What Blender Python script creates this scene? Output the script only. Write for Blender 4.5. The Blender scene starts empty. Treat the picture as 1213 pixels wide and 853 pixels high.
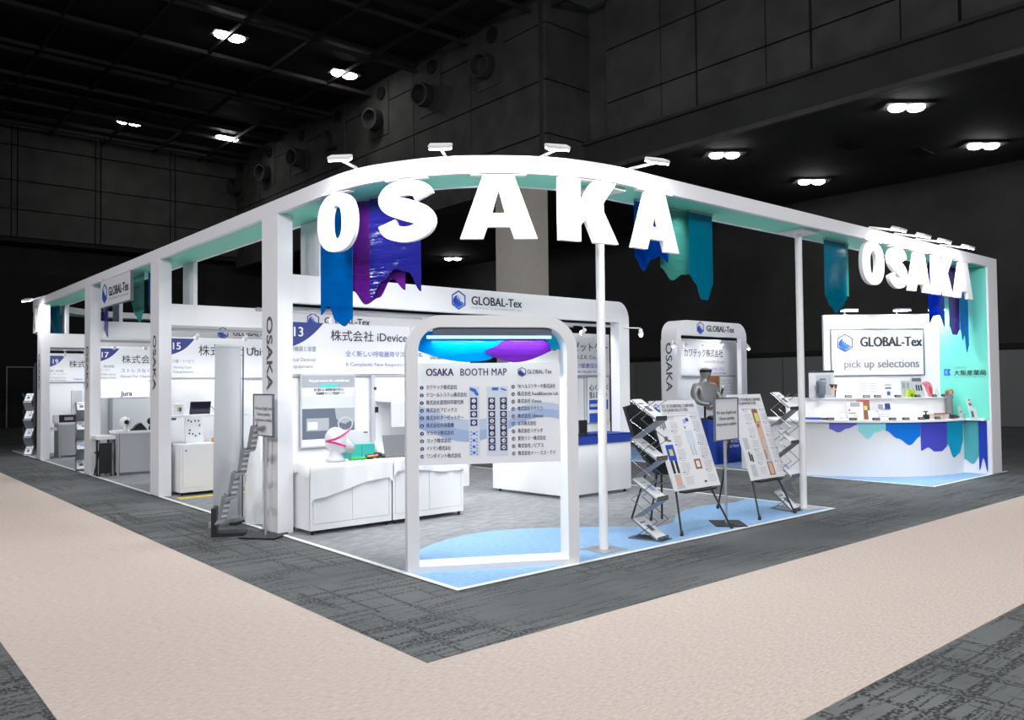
import bpy, bmesh, math, random
from mathutils import Vector, Matrix
random.seed(7)
S = bpy.context.scene
COL = S.collection
PI = math.pi

# ------------------------------------------------------------------ camera
cd = bpy.data.cameras.new('camera')
cd.sensor_width = 36.0
cd.lens = 960.576 / 1213 * 36.0
cd.clip_end = 200
cam = bpy.data.objects.new('camera', cd)
COL.objects.link(cam)
R3 = Matrix(((0.7597386256, -0.0104908229, -0.6501439559),
             (-0.6501473526, -0.0280610711, -0.7592897972),
             (-0.0102781610, 0.9995511587, -0.0281396604)))
cam.matrix_world = Matrix.Translation((-3.75145651, -5.05257948, 1.6)) @ R3.to_4x4()
S.camera = cam
# ------------------------------------------------------------------ world, exposure
w = bpy.data.worlds.new('world')
S.world = w
w.use_nodes = True
w.node_tree.nodes['Background'].inputs[0].default_value = (0.9, 0.95, 1.0, 1)
w.node_tree.nodes['Background'].inputs[1].default_value = 0.012
S.view_settings.view_transform = 'Standard'
S.view_settings.look = 'None'
S.view_settings.gamma = 1.0
S.view_settings.use_curve_mapping = False
S.view_settings.exposure = 0.0

def spot(loc, power, angle, target, size=0.1, blend=0.5, col=(1, 1, 1)):
    l = bpy.data.lights.new('spot_light', 'SPOT')
    l.energy = power; l.spot_size = math.radians(angle); l.spot_blend = blend
    l.shadow_soft_size = size; l.color = col
    o = bpy.data.objects.new('spot_light', l); COL.objects.link(o)
    o.location = loc
    o.rotation_euler = (Vector(target) - Vector(loc)).to_track_quat('-Z', 'Y').to_euler()
    return o

def area(loc, power, sx, sy, target, spread=180, col=(1, 1, 1)):
    l = bpy.data.lights.new('area_light', 'AREA')
    l.energy = power; l.shape = 'RECTANGLE'; l.size = sx; l.size_y = sy; l.color = col
    l.spread = math.radians(spread)
    o = bpy.data.objects.new('area_light', l); COL.objects.link(o)
    o.location = loc
    o.rotation_euler = (Vector(target) - Vector(loc)).to_track_quat('-Z', 'Y').to_euler()
    return o

# the hall's own downlights above the aisles (most are above the frame)
for hx in (-6.0, 0.5, 7.0):
    for hy in (-9.0, -3.0, 3.0, 9.5):
        spot((hx, hy, 14.2), 1150, 74, (hx, hy, 0), 0.35, 0.6, (1.0, 0.985, 0.97))
# unseen fill spots added behind and left of the photographer, brightening front faces
for (hx, hy, hz, hw) in ((-20.0, -3.0, 9.5, 3300), (-17.0, -11.0, 9.5, 3300), (-11.0, -18.0, 9.5, 3300), (-1.0, -21.0, 9.5, 3300), (9.0, -20.0, 9.5, 3300), (-21.0, 8.0, 9.5, 3000)):
    spot((hx, hy, hz), hw, 70, (3.0, 3.0 if hy < 5 else 8.0, 1.0), 1.2, 0.8, (0.97, 0.98, 1.0))

# ------------------------------------------------------------------ materials
def mat(name, col, rough=0.5, metal=0.0, noise=0.0, nscale=20.0, bump=0.0, bscale=200.0, emit=None, estr=1.0, spec=0.5):
    m = bpy.data.materials.new(name); m.use_nodes = True
    nt = m.node_tree; b = nt.nodes['Principled BSDF']
    b.inputs['Base Color'].default_value = (*col, 1)
    b.inputs['Roughness'].default_value = rough
    b.inputs['Metallic'].default_value = metal
    b.inputs['Specular IOR Level'].default_value = spec
    tc = nt.nodes.new('ShaderNodeTexCoord')
    if noise:
        n = nt.nodes.new('ShaderNodeTexNoise'); n.inputs['Scale'].default_value = nscale
        n.inputs['Detail'].default_value = 5
        nt.links.new(tc.outputs['Object'], n.inputs['Vector'])
        r = nt.nodes.new('ShaderNodeValToRGB')
        r.color_ramp.elements[0].position = 0.3; r.color_ramp.elements[1].position = 0.7
        r.color_ramp.elements[0].color = tuple(c * (1 - noise) for c in col) + (1,)
        r.color_ramp.elements[1].color = tuple(min(1, c * (1 + noise)) for c in col) + (1,)
        nt.links.new(n.outputs['Fac'], r.inputs['Fac'])
        nt.links.new(r.outputs['Color'], b.inputs['Base Color'])
    if bump:
        n2 = nt.nodes.new('ShaderNodeTexNoise'); n2.inputs['Scale'].default_value = bscale
        n2.inputs['Detail'].default_value = 3
        nt.links.new(tc.outputs['Object'], n2.inputs['Vector'])
        bp = nt.nodes.new('ShaderNodeBump'); bp.inputs['Strength'].default_value = bump
        bp.inputs['Distance'].default_value = 0.01
        nt.links.new(n2.outputs['Fac'], bp.inputs['Height'])
        nt.links.new(bp.outputs['Normal'], b.inputs['Normal'])
    if emit:
        b.inputs['Emission Color'].default_value = (*emit, 1)
        b.inputs['Emission Strength'].default_value = estr
    return m

def acrylic(name, col, clear=0.5):
    """tinted translucent sheet with faint embossed streaks"""
    m = bpy.data.materials.new(name); m.use_nodes = True
    nt = m.node_tree; b = nt.nodes['Principled BSDF']; out = nt.nodes['Material Output']
    b.inputs['Base Color'].default_value = (*col, 1); b.inputs['Roughness'].default_value = 0.07
    tr = nt.nodes.new('ShaderNodeBsdfTransparent'); tr.inputs[0].default_value = (*[c ** 0.6 for c in col], 1)
    mx = nt.nodes.new('ShaderNodeMixShader'); mx.inputs[0].default_value = 1 - clear
    tc = nt.nodes.new('ShaderNodeTexCoord'); mp = nt.nodes.new('ShaderNodeMapping')
    mp.inputs['Scale'].default_value = (1.2, 1.2, 9)
    n = nt.nodes.new('ShaderNodeTexNoise'); n.inputs['Scale'].default_value = 2.0; n.inputs['Detail'].default_value = 4
    bp = nt.nodes.new('ShaderNodeBump'); bp.inputs['Strength'].default_value = 0.6; bp.inputs['Distance'].default_value = 0.02
    nt.links.new(tc.outputs['Object'], mp.inputs['Vector']); nt.links.new(mp.outputs[0], n.inputs['Vector'])
    nt.links.new(n.outputs['Fac'], bp.inputs['Height']); nt.links.new(bp.outputs['Normal'], b.inputs['Normal'])
    nt.links.new(tr.outputs[0], mx.inputs[1]); nt.links.new(b.outputs[0], mx.inputs[2])
    nt.links.new(mx.outputs[0], out.inputs['Surface'])
    return m

def emat(name, col, strength):
    m = bpy.data.materials.new(name); m.use_nodes = True
    nt = m.node_tree; nt.nodes.clear()
    e = nt.nodes.new('ShaderNodeEmission'); e.inputs[0].default_value = (*col, 1); e.inputs[1].default_value = strength
    o = nt.nodes.new('ShaderNodeOutputMaterial'); nt.links.new(e.outputs[0], o.inputs[0])
    return m

def floor_mat():
    """dark grey hall carpet tiles with streaky darker lines along both axes"""
    m = bpy.data.materials.new('dark_carpet_tiles'); m.use_nodes = True
    nt = m.node_tree; N = nt.nodes; L = nt.links; b = N['Principled BSDF']
    b.inputs['Roughness'].default_value = 0.75
    tc = N.new('ShaderNodeTexCoord')
    def streak(sx, sy, lo, hi, seed):
        mp = N.new('ShaderNodeMapping'); mp.inputs['Scale'].default_value = (sx, sy, 1); mp.inputs['Location'].default_value = (seed, seed * 2, 0)
        L.new(tc.outputs['Object'], mp.inputs['Vector'])
        n = N.new('ShaderNodeTexNoise'); n.inputs['Scale'].default_value = 1; n.inputs['Detail'].default_value = 2; n.inputs['Roughness'].default_value = 0.45
        L.new(mp.outputs[0], n.inputs['Vector'])
        r = N.new('ShaderNodeMapRange'); r.inputs[1].default_value = lo; r.inputs[2].default_value = hi
        L.new(n.outputs['Fac'], r.inputs[0]); return r.outputs[0]
    def mul(a, c):
        q = N.new('ShaderNodeMath'); q.operation = 'MULTIPLY'; L.new(a, q.inputs[0]); L.new(c, q.inputs[1]); return q.outputs[0]
    def mx(a, c):
        q = N.new('ShaderNodeMath'); q.operation = 'MAXIMUM'; L.new(a, q.inputs[0]); L.new(c, q.inputs[1]); return q.outputs[0]
    fine = streak(45, 45, 0.44, 0.50, 9); clump = streak(0.7, 0.7, 0.36, 0.52, 12)
    a = mul(mul(streak(0.8, 14, 0.54, 0.57, 0), fine), clump)
    c = mul(mul(streak(14, 0.8, 0.57, 0.60, 5), fine), clump)
    d = mul(mul(streak(1.6, 40, 0.55, 0.58, 3), streak(0.9, 1.2, 0.40, 0.55, 7)), fine)
    f = mx(mx(a, c), d)
    mixc = N.new('ShaderNodeMix'); mixc.data_type = 'RGBA'
    base = N.new('ShaderNodeMix'); base.data_type = 'RGBA'
    L.new(streak(0.8, 0.8, 0.3, 0.7, 2), base.inputs[0])
    base.inputs[6].default_value = (0.085, 0.092, 0.095, 1); base.inputs[7].default_value = (0.140, 0.148, 0.152, 1)
    L.new(f, mixc.inputs[0]); L.new(base.outputs[2], mixc.inputs[6]); mixc.inputs[7].default_value = (0.020, 0.021, 0.023, 1)
    L.new(mixc.outputs[2], b.inputs['Base Color'])
    bp = N.new('ShaderNodeBump'); bp.inputs['Strength'].default_value = 0.25; bp.inputs['Distance'].default_value = 0.004
    n = N.new('ShaderNodeTexNoise'); n.inputs['Scale'].default_value = 300; L.new(tc.outputs['Object'], n.inputs['Vector'])
    L.new(n.outputs['Fac'], bp.inputs['Height']); L.new(bp.outputs[0], b.inputs['Normal'])
    return m

def woven_mat(name, c1, c2, sx, sy, rough=0.9):
    m = bpy.data.materials.new(name); m.use_nodes = True
    nt = m.node_tree; N = nt.nodes; L = nt.links; b = N['Principled BSDF']; b.inputs['Roughness'].default_value = rough
    b.inputs['Specular IOR Level'].default_value = 0.2
    tc = N.new('ShaderNodeTexCoord'); mp = N.new('ShaderNodeMapping'); mp.inputs['Scale'].default_value = (sx, sy, 1)
    L.new(tc.outputs['Object'], mp.inputs['Vector'])
    n = N.new('ShaderNodeTexNoise'); n.inputs['Scale'].default_value = 1; n.inputs['Detail'].default_value = 6; n.inputs['Roughness'].default_value = 0.7
    L.new(mp.outputs[0], n.inputs['Vector'])
    r = N.new('ShaderNodeValToRGB'); r.color_ramp.elements[0].position = 0.32; r.color_ramp.elements[1].position = 0.68
    r.color_ramp.elements[0].color = (*c1, 1); r.color_ramp.elements[1].color = (*c2, 1)
    L.new(n.outputs['Fac'], r.inputs[0]); L.new(r.outputs[0], b.inputs['Base Color'])
    bp = N.new('ShaderNodeBump'); bp.inputs['Strength'].default_value = 0.4; bp.inputs['Distance'].default_value = 0.004
    L.new(n.outputs['Fac'], bp.inputs['Height']); L.new(bp.outputs[0], b.inputs['Normal'])
    return m

M = dict(
    white=mat('white_laminate', (0.87, 0.87, 0.89), 0.45),
    white2=mat('white_panel', (0.82, 0.83, 0.86), 0.6, noise=0.02, nscale=3),
    fascia=mat('white_fascia', (0.85, 0.85, 0.89), 0.5),
    letterwhite=mat('letter_white', (0.93, 0.94, 0.96), 0.5),
    archgrey=mat('arch_paint', (0.72, 0.72, 0.75), 0.5),
    mint=mat('mint_panel', (0.22, 0.74, 0.56), 0.55),
    mintwall=mat('mint_wall', (0.16, 0.70, 0.57), 0.55),
    floor=floor_mat(),
    beige=woven_mat('beige_needle_felt', (0.44, 0.37, 0.33), (0.66, 0.57, 0.52), 22, 75),
    gcarpet=woven_mat('grey_booth_carpet', (0.20, 0.205, 0.22), (0.36, 0.37, 0.39), 5, 13),
    bcarpet=woven_mat('light_blue_booth_carpet', (0.22, 0.40, 0.66), (0.33, 0.53, 0.78), 14, 30),
    tape=mat('white_tape', (0.85, 0.85, 0.85), 0.5),
    yellow=mat('yellow_tape', (0.85, 0.62, 0.03), 0.5),
    concrete=mat('dark_concrete', (0.075, 0.074, 0.070), 0.85, noise=0.28, nscale=1.1, bump=0.3, bscale=9),
    concrete2=mat('darker_concrete', (0.040, 0.040, 0.040), 0.85, noise=0.2, nscale=0.8),
    ceil=mat('black_ceiling', (0.012, 0.012, 0.012), 0.9),
    bars=mat('ceiling_bar_metal', (0.040, 0.032, 0.032), 0.6),
    duct=mat('duct_metal', (0.05, 0.05, 0.048), 0.6),
    black=mat('black_plastic', (0.012, 0.012, 0.014), 0.45),
    blackm=mat('black_metal', (0.02, 0.02, 0.022), 0.4, 0.4),
    screen=mat('dark_screen', (0.01, 0.01, 0.03), 0.1),
    chrome=mat('chrome', (0.62, 0.63, 0.65), 0.22, 1.0),
    alu=mat('brushed_aluminium', (0.55, 0.56, 0.58), 0.4, 0.8),
    greym=mat('grey_plastic', (0.20, 0.21, 0.23), 0.5),
    lgrey=mat('light_grey_plastic', (0.46, 0.47, 0.50), 0.5),
    navy=mat('navy_print', (0.012, 0.03, 0.22), 0.5),
    ink=mat('black_ink', (0.02, 0.02, 0.03), 0.6),
    inkgrey=mat('grey_ink', (0.22, 0.22, 0.25), 0.6),
    inkpale=mat('pale_grey_ink', (0.45, 0.45, 0.50), 0.6),
    inkblue=mat('violet_blue_ink', (0.12, 0.12, 0.45), 0.6),
    inknavy=mat('dark_navy_ink', (0.02, 0.02, 0.11), 0.6),
    colgrey=mat('grey_vinyl_letter', (0.11, 0.11, 0.13), 0.5),
    logo=mat('logo_blue', (0.01, 0.06, 0.42), 0.45),
    logo2=mat('logo_mid_blue', (0.03, 0.13, 0.58), 0.45),
    board=mat('board_white', (0.80, 0.81, 0.85), 0.4),
    board2=mat('board_cool', (0.62, 0.69, 0.80), 0.4),
    wave1=mat('print_wave_blue', (0.36, 0.47, 0.70), 0.4),
    wave2=mat('print_wave_pale', (0.50, 0.59, 0.77), 0.4),
    cloth=mat('white_cloth', (0.86, 0.87, 0.88), 0.8, bump=0.15, bscale=30),
    blue_cloth=mat('royal_blue_cloth', (0.008, 0.04, 0.30), 0.75, noise=0.1, nscale=8),
    teal=mat('teal_card', (0.05, 0.55, 0.48), 0.5),
    pink=mat('pink_strap', (0.75, 0.03, 0.25), 0.5),
    pinkp=mat('pink_plastic', (0.85, 0.25, 0.33), 0.4),
    green=mat('green_plastic', (0.03, 0.42, 0.08), 0.4),
    lime=mat('lime_plastic', (0.42, 0.62, 0.03), 0.5),
    orange=mat('orange_card', (0.85, 0.30, 0.08), 0.5),
    skyb=mat('sky_blue_card', (0.08, 0.45, 0.85), 0.5),
    red=mat('red_print', (0.6, 0.04, 0.04), 0.5),
    skin=mat('photo_skin', (0.66, 0.46, 0.37), 0.6),
    brown=mat('brown_print', (0.30, 0.12, 0.05), 0.6),
    greyprint=mat('grey_print', (0.33, 0.35, 0.38), 0.5),
    slate=mat('slate_print', (0.10, 0.12, 0.16), 0.5),
    mist=mat('mist_print', (0.55, 0.57, 0.60), 0.5),
    yellowp=mat('yellow_print', (0.7, 0.65, 0.2), 0.5),
    blueprint=mat('blue_print', (0.02, 0.08, 0.50), 0.5),
    silver=mat('silver_mannequin', (0.34, 0.34, 0.35), 0.35, 0.5),
    pillar=mat('beige_pillar', (0.50, 0.46, 0.41), 0.7, noise=0.04, nscale=4),
    panelgrey=mat('grey_partition', (0.20, 0.205, 0.205), 0.6),
    frost=mat('frosted_tray', (0.20, 0.22, 0.25), 0.25),
    rod=mat('dark_chrome', (0.30, 0.30, 0.31), 0.25, 0.9),
    a_blue=acrylic('blue_acrylic', (0.0, 0.10, 0.62), 0.35),
    a_azure=acrylic('azure_acrylic', (0.0, 0.18, 0.62), 0.35),
    a_sky=acrylic('sky_acrylic', (0.0, 0.27, 0.72), 0.45),
    a_purple=acrylic('purple_acrylic', (0.16, 0.02, 0.33), 0.4),
    a_indigo=acrylic('indigo_acrylic', (0.02, 0.02, 0.26), 0.3),
    a_teal=acrylic('teal_acrylic', (0.0, 0.25, 0.40), 0.4),
    a_green=acrylic('sea_green_acrylic', (0.10, 0.48, 0.42), 0.45),
    a_cyan=acrylic('cyan_acrylic', (0.0, 0.60, 0.90), 0.5),
    a_deep=acrylic('deep_blue_acrylic', (0.0, 0.02, 0.40), 0.3),
    foil_violet=mat('violet_foil', (0.16, 0.16, 0.66), 0.3),
    foil_aqua=mat('aqua_foil', (0.34, 0.85, 0.88), 0.3),
    foil_blue=mat('blue_foil', (0.0, 0.20, 0.75), 0.3),
    foil_indigo=mat('indigo_foil', (0.07, 0.08, 0.55), 0.3),
    foil_teal=mat('teal_foil', (0.0, 0.36, 0.60), 0.3),
    foil_green=mat('sea_green_foil', (0.08, 0.40, 0.42), 0.3),
    foil_navy=mat('navy_foil', (0.01, 0.04, 0.40), 0.3),
    lampon=emat('lamp_glow', (1, 1, 1), 30.0),
    lampsoft=emat('lamp_soft_glow', (1, 1, 1), 9.0),
    tube=emat('cyan_tube_glow', (0.45, 0.92, 1.0), 1.6),
    dark_green=mat('plant_leaf', (0.02, 0.05, 0.02), 0.6),
    glassjar=mat('white_jar', (0.75, 0.76, 0.78), 0.2),
)

# ------------------------------------------------------------------ geometry helpers
class B:
    def __init__(s): s.bm = bmesh.new()
    def box(s, x0, x1, y0, y1, z0, z1):
        v = [s.bm.verts.new(p) for p in ((x0, y0, z0), (x1, y0, z0), (x1, y1, z0), (x0, y1, z0), (x0, y0, z1), (x1, y0, z1), (x1, y1, z1), (x0, y1, z1))]
        for f in ((3, 2, 1, 0), (4, 5, 6, 7), (0, 1, 5, 4), (1, 2, 6, 5), (2, 3, 7, 6), (3, 0, 4, 7)): s.bm.faces.new([v[i] for i in f])
        return s
    def obox(s, c, ux, uy, uz, hx, hy, hz):
        c, ux, uy, uz = map(Vector, (c, ux, uy, uz))
        P = [c + ux * a * hx + uy * b * hy + uz * d * hz for d in (-1, 1) for a, b in ((-1, -1), (1, -1), (1, 1), (-1, 1))]
        v = [s.bm.verts.new(p) for p in P]
        for f in ((3, 2, 1, 0), (4, 5, 6, 7), (0, 1, 5, 4), (1, 2, 6, 5), (2, 3, 7, 6), (3, 0, 4, 7)): s.bm.faces.new([v[i] for i in f])
        return s
    def prism(s, pts, org, ux, uv, depth):
        """polygon pts (a,b) in plane org+a*ux+b*uv, pushed back by depth along -(ux x uv)"""
        org, ux, uv = Vector(org), Vector(ux), Vector(uv); n = ux.cross(uv).normalized() * depth
        f = [s.bm.verts.new(org + ux * a + uv * b) for a, b in pts]; k = [s.bm.verts.new(org + ux * a + uv * b - n) for a, b in pts]
        s.bm.faces.new(f); s.bm.faces.new(k[::-1]); m = len(pts)
        for i in range(m): s.bm.faces.new((f[i], k[i], k[(i + 1) % m], f[(i + 1) % m]))
        return s
    def ring(s, outer, inner, org, ux, uv, depth):
        """closed strip between two equally long outlines"""
        org, ux, uv = Vector(org), Vector(ux), Vector(uv); n = ux.cross(uv).normalized() * depth; m = len(outer)
        q = [[s.bm.verts.new(org + ux * a + uv * b - n * k) for a, b in P] for k in (0, 1) for P in (outer, inner)]
        fo, fi, bo, bi = q
        for i in range(m):
            j = (i + 1) % m
            s.bm.faces.new((fo[i], fo[j], fi[j], fi[i])); s.bm.faces.new((bo[j], bo[i], bi[i], bi[j]))
            s.bm.faces.new((fo[j], fo[i], bo[i], bo[j])); s.bm.faces.new((fi[i], fi[j], bi[j], bi[i]))
        return s
    def ribbon(s, left, right, z0, z1, closed=False):
        """plan-view band between two point rows, solid between z0 and z1"""
        m = len(left); V = []
        for (a, c) in zip(left, right):
            V.append([s.bm.verts.new((*a, z0)), s.bm.verts.new((*c, z0)), s.bm.verts.new((*c, z1)), s.bm.verts.new((*a, z1))])
        for i in range(m - 1):
            for k in range(4): s.bm.faces.new((V[i][k], V[i][(k + 1) % 4], V[i + 1][(k + 1) % 4], V[i + 1][k]))
        s.bm.faces.new(V[0][::-1]); s.bm.faces.new(V[-1])
        return s
    def tube(s, p, q, r, r2=None, seg=10):
        p, q = Vector(p), Vector(q); r2 = r if r2 is None else r2
        d = (q - p).normalized(); a = d.orthogonal().normalized(); c = d.cross(a)
        A = [s.bm.verts.new(p + (a * math.cos(t) + c * math.sin(t)) * r) for t in [2 * PI * i / seg for i in range(seg)]]
        D = [s.bm.verts.new(q + (a * math.cos(t) + c * math.sin(t)) * r2) for t in [2 * PI * i / seg for i in range(seg)]]
        for i in range(seg): s.bm.faces.new((A[i], A[(i + 1) % seg], D[(i + 1) % seg], D[i]))
        s.bm.faces.new(A[::-1]); s.bm.faces.new(D)
        return s
    def lathe(s, prof, c=(0, 0, 0), seg=18, sx=1, sy=1, axis=None):
        c = Vector(c); rings = []
        Rm = Vector(axis).to_track_quat('Z', 'Y').to_matrix() if axis else Matrix.Identity(3)
        for r, z in prof: rings.append([s.bm.verts.new(c + Rm @ Vector((r * sx * math.cos(2 * PI * i / seg), r * sy * math.sin(2 * PI * i / seg), z))) for i in range(seg)])
        for a, b in zip(rings, rings[1:]):
            for i in range(seg): s.bm.faces.new((a[i], a[(i + 1) % seg], b[(i + 1) % seg], b[i]))
        s.bm.faces.new(rings[0][::-1]); s.bm.faces.new(rings[-1])
        return s
    def ball(s, c, r, sx=1, sy=1, sz=1, seg=14):
        prof = [(max(0.002, r * math.sin(PI * i / 8)), -r * math.cos(PI * i / 8) * sz) for i in range(9)]
        return s.lathe(prof, c, seg, sx, sy)

def obj(name, b, m, parent=None, label=None, bevel=0.0, smooth=False):
    me = bpy.data.meshes.new(name)
    bm = b.bm
    bmesh.ops.recalc_face_normals(bm, faces=bm.faces)
    if bevel:
        bmesh.ops.bevel(bm, geom=[e for e in bm.edges if e.calc_face_angle(0) > 0.6], offset=bevel, segments=2, affect='EDGES')
    bm.to_mesh(me); bm.free()
    if isinstance(m, str): m = M[m]
    me.materials.append(m)
    if smooth:
        for p in me.polygons: p.use_smooth = True
    o = bpy.data.objects.new(name, me); COL.objects.link(o)
    if parent: o.parent = parent
    if label: o['label'] = label
    return o

def thing(name, label, cat, loc=(0, 0, 0), rotz=0.0, group=None):
    o = bpy.data.objects.new(name, None); COL.objects.link(o)
    o.location = loc; o.rotation_euler = (0, 0, rotz); o.empty_display_size = 0.2
    o['label'] = label; o['category'] = cat
    if group: o['group'] = group
    return o

def tag(o, label, cat, group=None):
    o['label'] = label; o['category'] = cat
    if group: o['group'] = group
    return o

def struct(o):
    o['kind'] = 'structure'; return o

def copy_tree(o, parent=None):
    c = o.copy(); COL.objects.link(c); c.parent = parent
    for ch in list(o.children): copy_tree(ch, c)
    return c

_txt_cache = {}
def text_mesh(s, bold=0.0, space=1.0, align='LEFT', line=1.0, extrude=0.0):
    bold = 0.0 if bold == 0.012 else 0.004
    k = (s, bold, space, align, line, extrude)
    if k not in _txt_cache:
        c = bpy.data.curves.new('t', 'FONT'); c.body = s; c.size = 1.0; c.offset = bold; c.space_character = space
        c.align_x = align; c.space_line = line; c.extrude = extrude; c.resolution_u = 3
        o = bpy.data.objects.new('t', c); COL.objects.link(o)
        bpy.context.view_layer.update()
        me = bpy.data.meshes.new_from_object(o.evaluated_get(bpy.context.evaluated_depsgraph_get()))
        bpy.data.objects.remove(o)
        _txt_cache[k] = me
    return _txt_cache[k]

def texts(name, items, m, parent=None, label=None):
    """items: (string, origin, ux, uv, size, opts) -> one mesh of lettering"""
    bm = bmesh.new()
    for it in items:
        s, org, ux, uv, size = it[:5]; o = it[5] if len(it) > 5 else {}
        me = text_mesh(s, o.get('bold', 0.0), o.get('space', 1.0), o.get('align', 'LEFT'), o.get('line', 1.0))
        ux, uv, org = Vector(ux), Vector(uv), Vector(org); sx = o.get('sx', 1.0)
        if 'w' in o:
            xs = [v.co.x for v in me.vertices]
            if xs: sx = o['w'] / max(1e-6, (max(xs) - min(xs))) / size
        hv = max(0.0, o.get('bold', 0.0) - 0.001) * size * 1.15; nn = ux.cross(uv).normalized() * 0.0004
        for k_, sh in enumerate((-hv, 0.0, hv) if hv > 0.0003 else (0.0,)):
            vs = [bm.verts.new(org + nn * k_ + ux * (v.co.x * size * sx + sh) + uv * (v.co.y * size + (k_ % 2) * hv * 0.6)) for v in me.vertices]
            for p in me.polygons:
                try: bm.faces.new([vs[i] for i in p.vertices])
                except ValueError: pass
    me = bpy.data.meshes.new(name); bm.to_mesh(me); bm.free()
    me.materials.append(M[m])
    o = bpy.data.objects.new(name, me); COL.objects.link(o)
    if parent: o.parent = parent
    if label: o['label'] = label
    return o

X, Y, Z = Vector((1, 0, 0)), Vector((0, 1, 0)), Vector((0, 0, 1))

def logo(parent, c, ux, uv, r, m1='logo', m2='logo2'):
    """hexagon outline with a curling wave inside"""
    c, ux, uv = Vector(c), Vector(ux), Vector(uv); n = ux.cross(uv).normalized()
    hexo = [(r * math.cos(PI / 2 + i * PI / 3), r * math.sin(PI / 2 + i * PI / 3)) for i in range(6)]
    hexi = [(a * 0.84, b * 0.84) for a, b in hexo]
    b = B(); b.ring(hexo, hexi, c + n * 0.002, ux, uv, 0.002)
    obj('logo_hexagon', b, m1, parent)
    b = B(); o = c + n * 0.002
    def arc(cx, cy, ra, rb, a0, a1, k=12):
        P = []
        for i in range(k + 1):
            t = math.radians(a0 + (a1 - a0) * i / k); P.append((cx + ra * math.cos(t), cy + ra * math.sin(t)))
        for i in range(k, -1, -1):
            t = math.radians(a0 + (a1 - a0) * i / k); q = rb + (ra - rb) * 0.8 * abs(i / k); P.append((cx + q * math.cos(t), cy + q * math.sin(t)))
        return [(a * r, d * r) for a, d in P]
    def disc(cx, cy, ra, lay, mm, clip=True):
        P = []
        for i in range(28):
            t = 2 * PI * i / 28; x, y = cx + ra * math.cos(t), cy + ra * math.sin(t)
            q = max(1.0, abs(x) / 0.70, abs(x * 0.5 + y * 0.866) / 0.70, abs(-x * 0.5 + y * 0.866) / 0.70) if clip else 1.0
            P.append((x / q * r, y / q * r))
        g = B(); g.prism(P, o + n * (0.0006 * lay), ux, uv, 0.0004); obj('logo_wave', g, mm, parent)
    disc(-0.08, -0.12, 0.62, 0, m1); disc(0.24, 0.16, 0.50, 1, 'board'); disc(0.16, -0.02, 0.42, 2, m2)
    disc(0.30, 0.10, 0.36, 3, 'board'); disc(0.22, -0.02, 0.25, 4, m2); disc(0.32, 0.05, 0.20, 5, 'board')
    b.prism([(x * r, y * r) for x, y in ((-0.62, -0.34), (-0.3, -0.36), (0.1, -0.50), (0.40, -0.42), (0.66, -0.24), (0.66, -0.38), (0, -0.77), (-0.66, -0.38))], o + n * 0.004, ux, uv, 0.0004)
    return obj('logo_wave', b, m2, parent)

def rrect(w, h, r, k=8, bottom=True, x0=0.0, z0=0.0):
    """rounded-top outline, counter clockwise; square bottom corners when bottom=False"""
    P = []
    if bottom:
        P += [(x0, z0), (x0 + w, z0)]
    for i in range(k + 1):
        t = PI / 2 * i / k; P.append((x0 + w - r + r * math.cos(t), z0 + h - r + r * math.sin(t)))
    for i in range(k + 1):
        t = PI / 2 + PI / 2 * i / k; P.append((x0 + r + r * math.cos(t), z0 + h - r + r * math.sin(t)))
    return P

def wavy(w, h, edge, k=30):
    """hanging sheet outline: flat top at 0, bottom edge from list of (u, depth) smoothed"""
    P = [(0, 0)]
    n = len(edge)
    for i in range(k + 1):
        u = i / k; q = u * (n - 1); a = min(int(q), n - 2); f = q - a; f = (1 - math.cos(PI * f)) / 2
        P.append((u * w, -(edge[a] * (1 - f) + edge[a + 1] * f) * h))
    P.append((w, 0))
    return P[::-1]

# ================================================================== SETTING: floor
b = B(); b.box(-16, 40, -14, 42, -0.1, 0)
floor = struct(obj('floor', b, 'floor'))
b = B()
P = [(-2.86, -3.0), (25.3, -3.0), (25.3, -1.17), (-1.09, -1.17), (-1.12, 24.0), (-2.86, 24.0)]
b.prism(P, (0, 0, 0.004), X, Y, 0.004)
tag(obj('aisle_carpet', b, 'beige'), 'beige needle felt carpet strip turning the corner along the aisles', 'carpet')
b = B(); b.box(-12, -2.9, 19.5, 21.5, 0, 0.004)
tag(obj('aisle_carpet', b, 'beige'), 'far beige carpet strip crossing beyond the end of the stand', 'carpet')

bc = thing('booth_carpet', 'grey booth carpet with blue wave shapes and white taped edge under the large stand', 'carpet')
b = B(); b.box(0, 5.82, 0, 18.96, 0, 0.006); obj('carpet_base', b, 'gcarpet', bc)
bl = [(0.06, 0.06), (5.78, 0.06), (5.78, 1.25), (5.36, 1.15), (4.82, 1.29), (4.4, 1.22), (3.97, 1.02), (3.6, 0.76), (3.3, 0.70), (3.02, 0.90), (2.7, 1.22), (2.36, 1.49), (2.05, 1.68), (1.76, 1.78), (1.45, 1.79), (1.15, 1.72), (0.9, 1.62), (0.65, 1.48), (0.42, 1.28), (0.22, 1.05), (0.06, 0.86)]
b = B(); b.prism(bl, (0, 0, 0.009), X, Y, 0.004); obj('carpet_inlay', b, 'bcarpet', bc, 'light blue wave-shaped inlay')
b = B()
b.box(0, 5.82, 0, 0.05, 0, 0.011).box(0, 0.05, 0.05, 18.9, 0, 0.011).box(5.77, 5.82, 0.05, 18.9, 0, 0.011)
obj('edge_tape', b, 'tape', bc)
bc2 = thing('booth_carpet', 'pale blue booth carpet with white taped edge under the curved display counter', 'carpet', (8.7, 0, 0))
b = B(); b.box(0, 3.0, 0, 18.96, 0, 0.006); obj('carpet_base', b, 'gcarpet', bc2)
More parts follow.
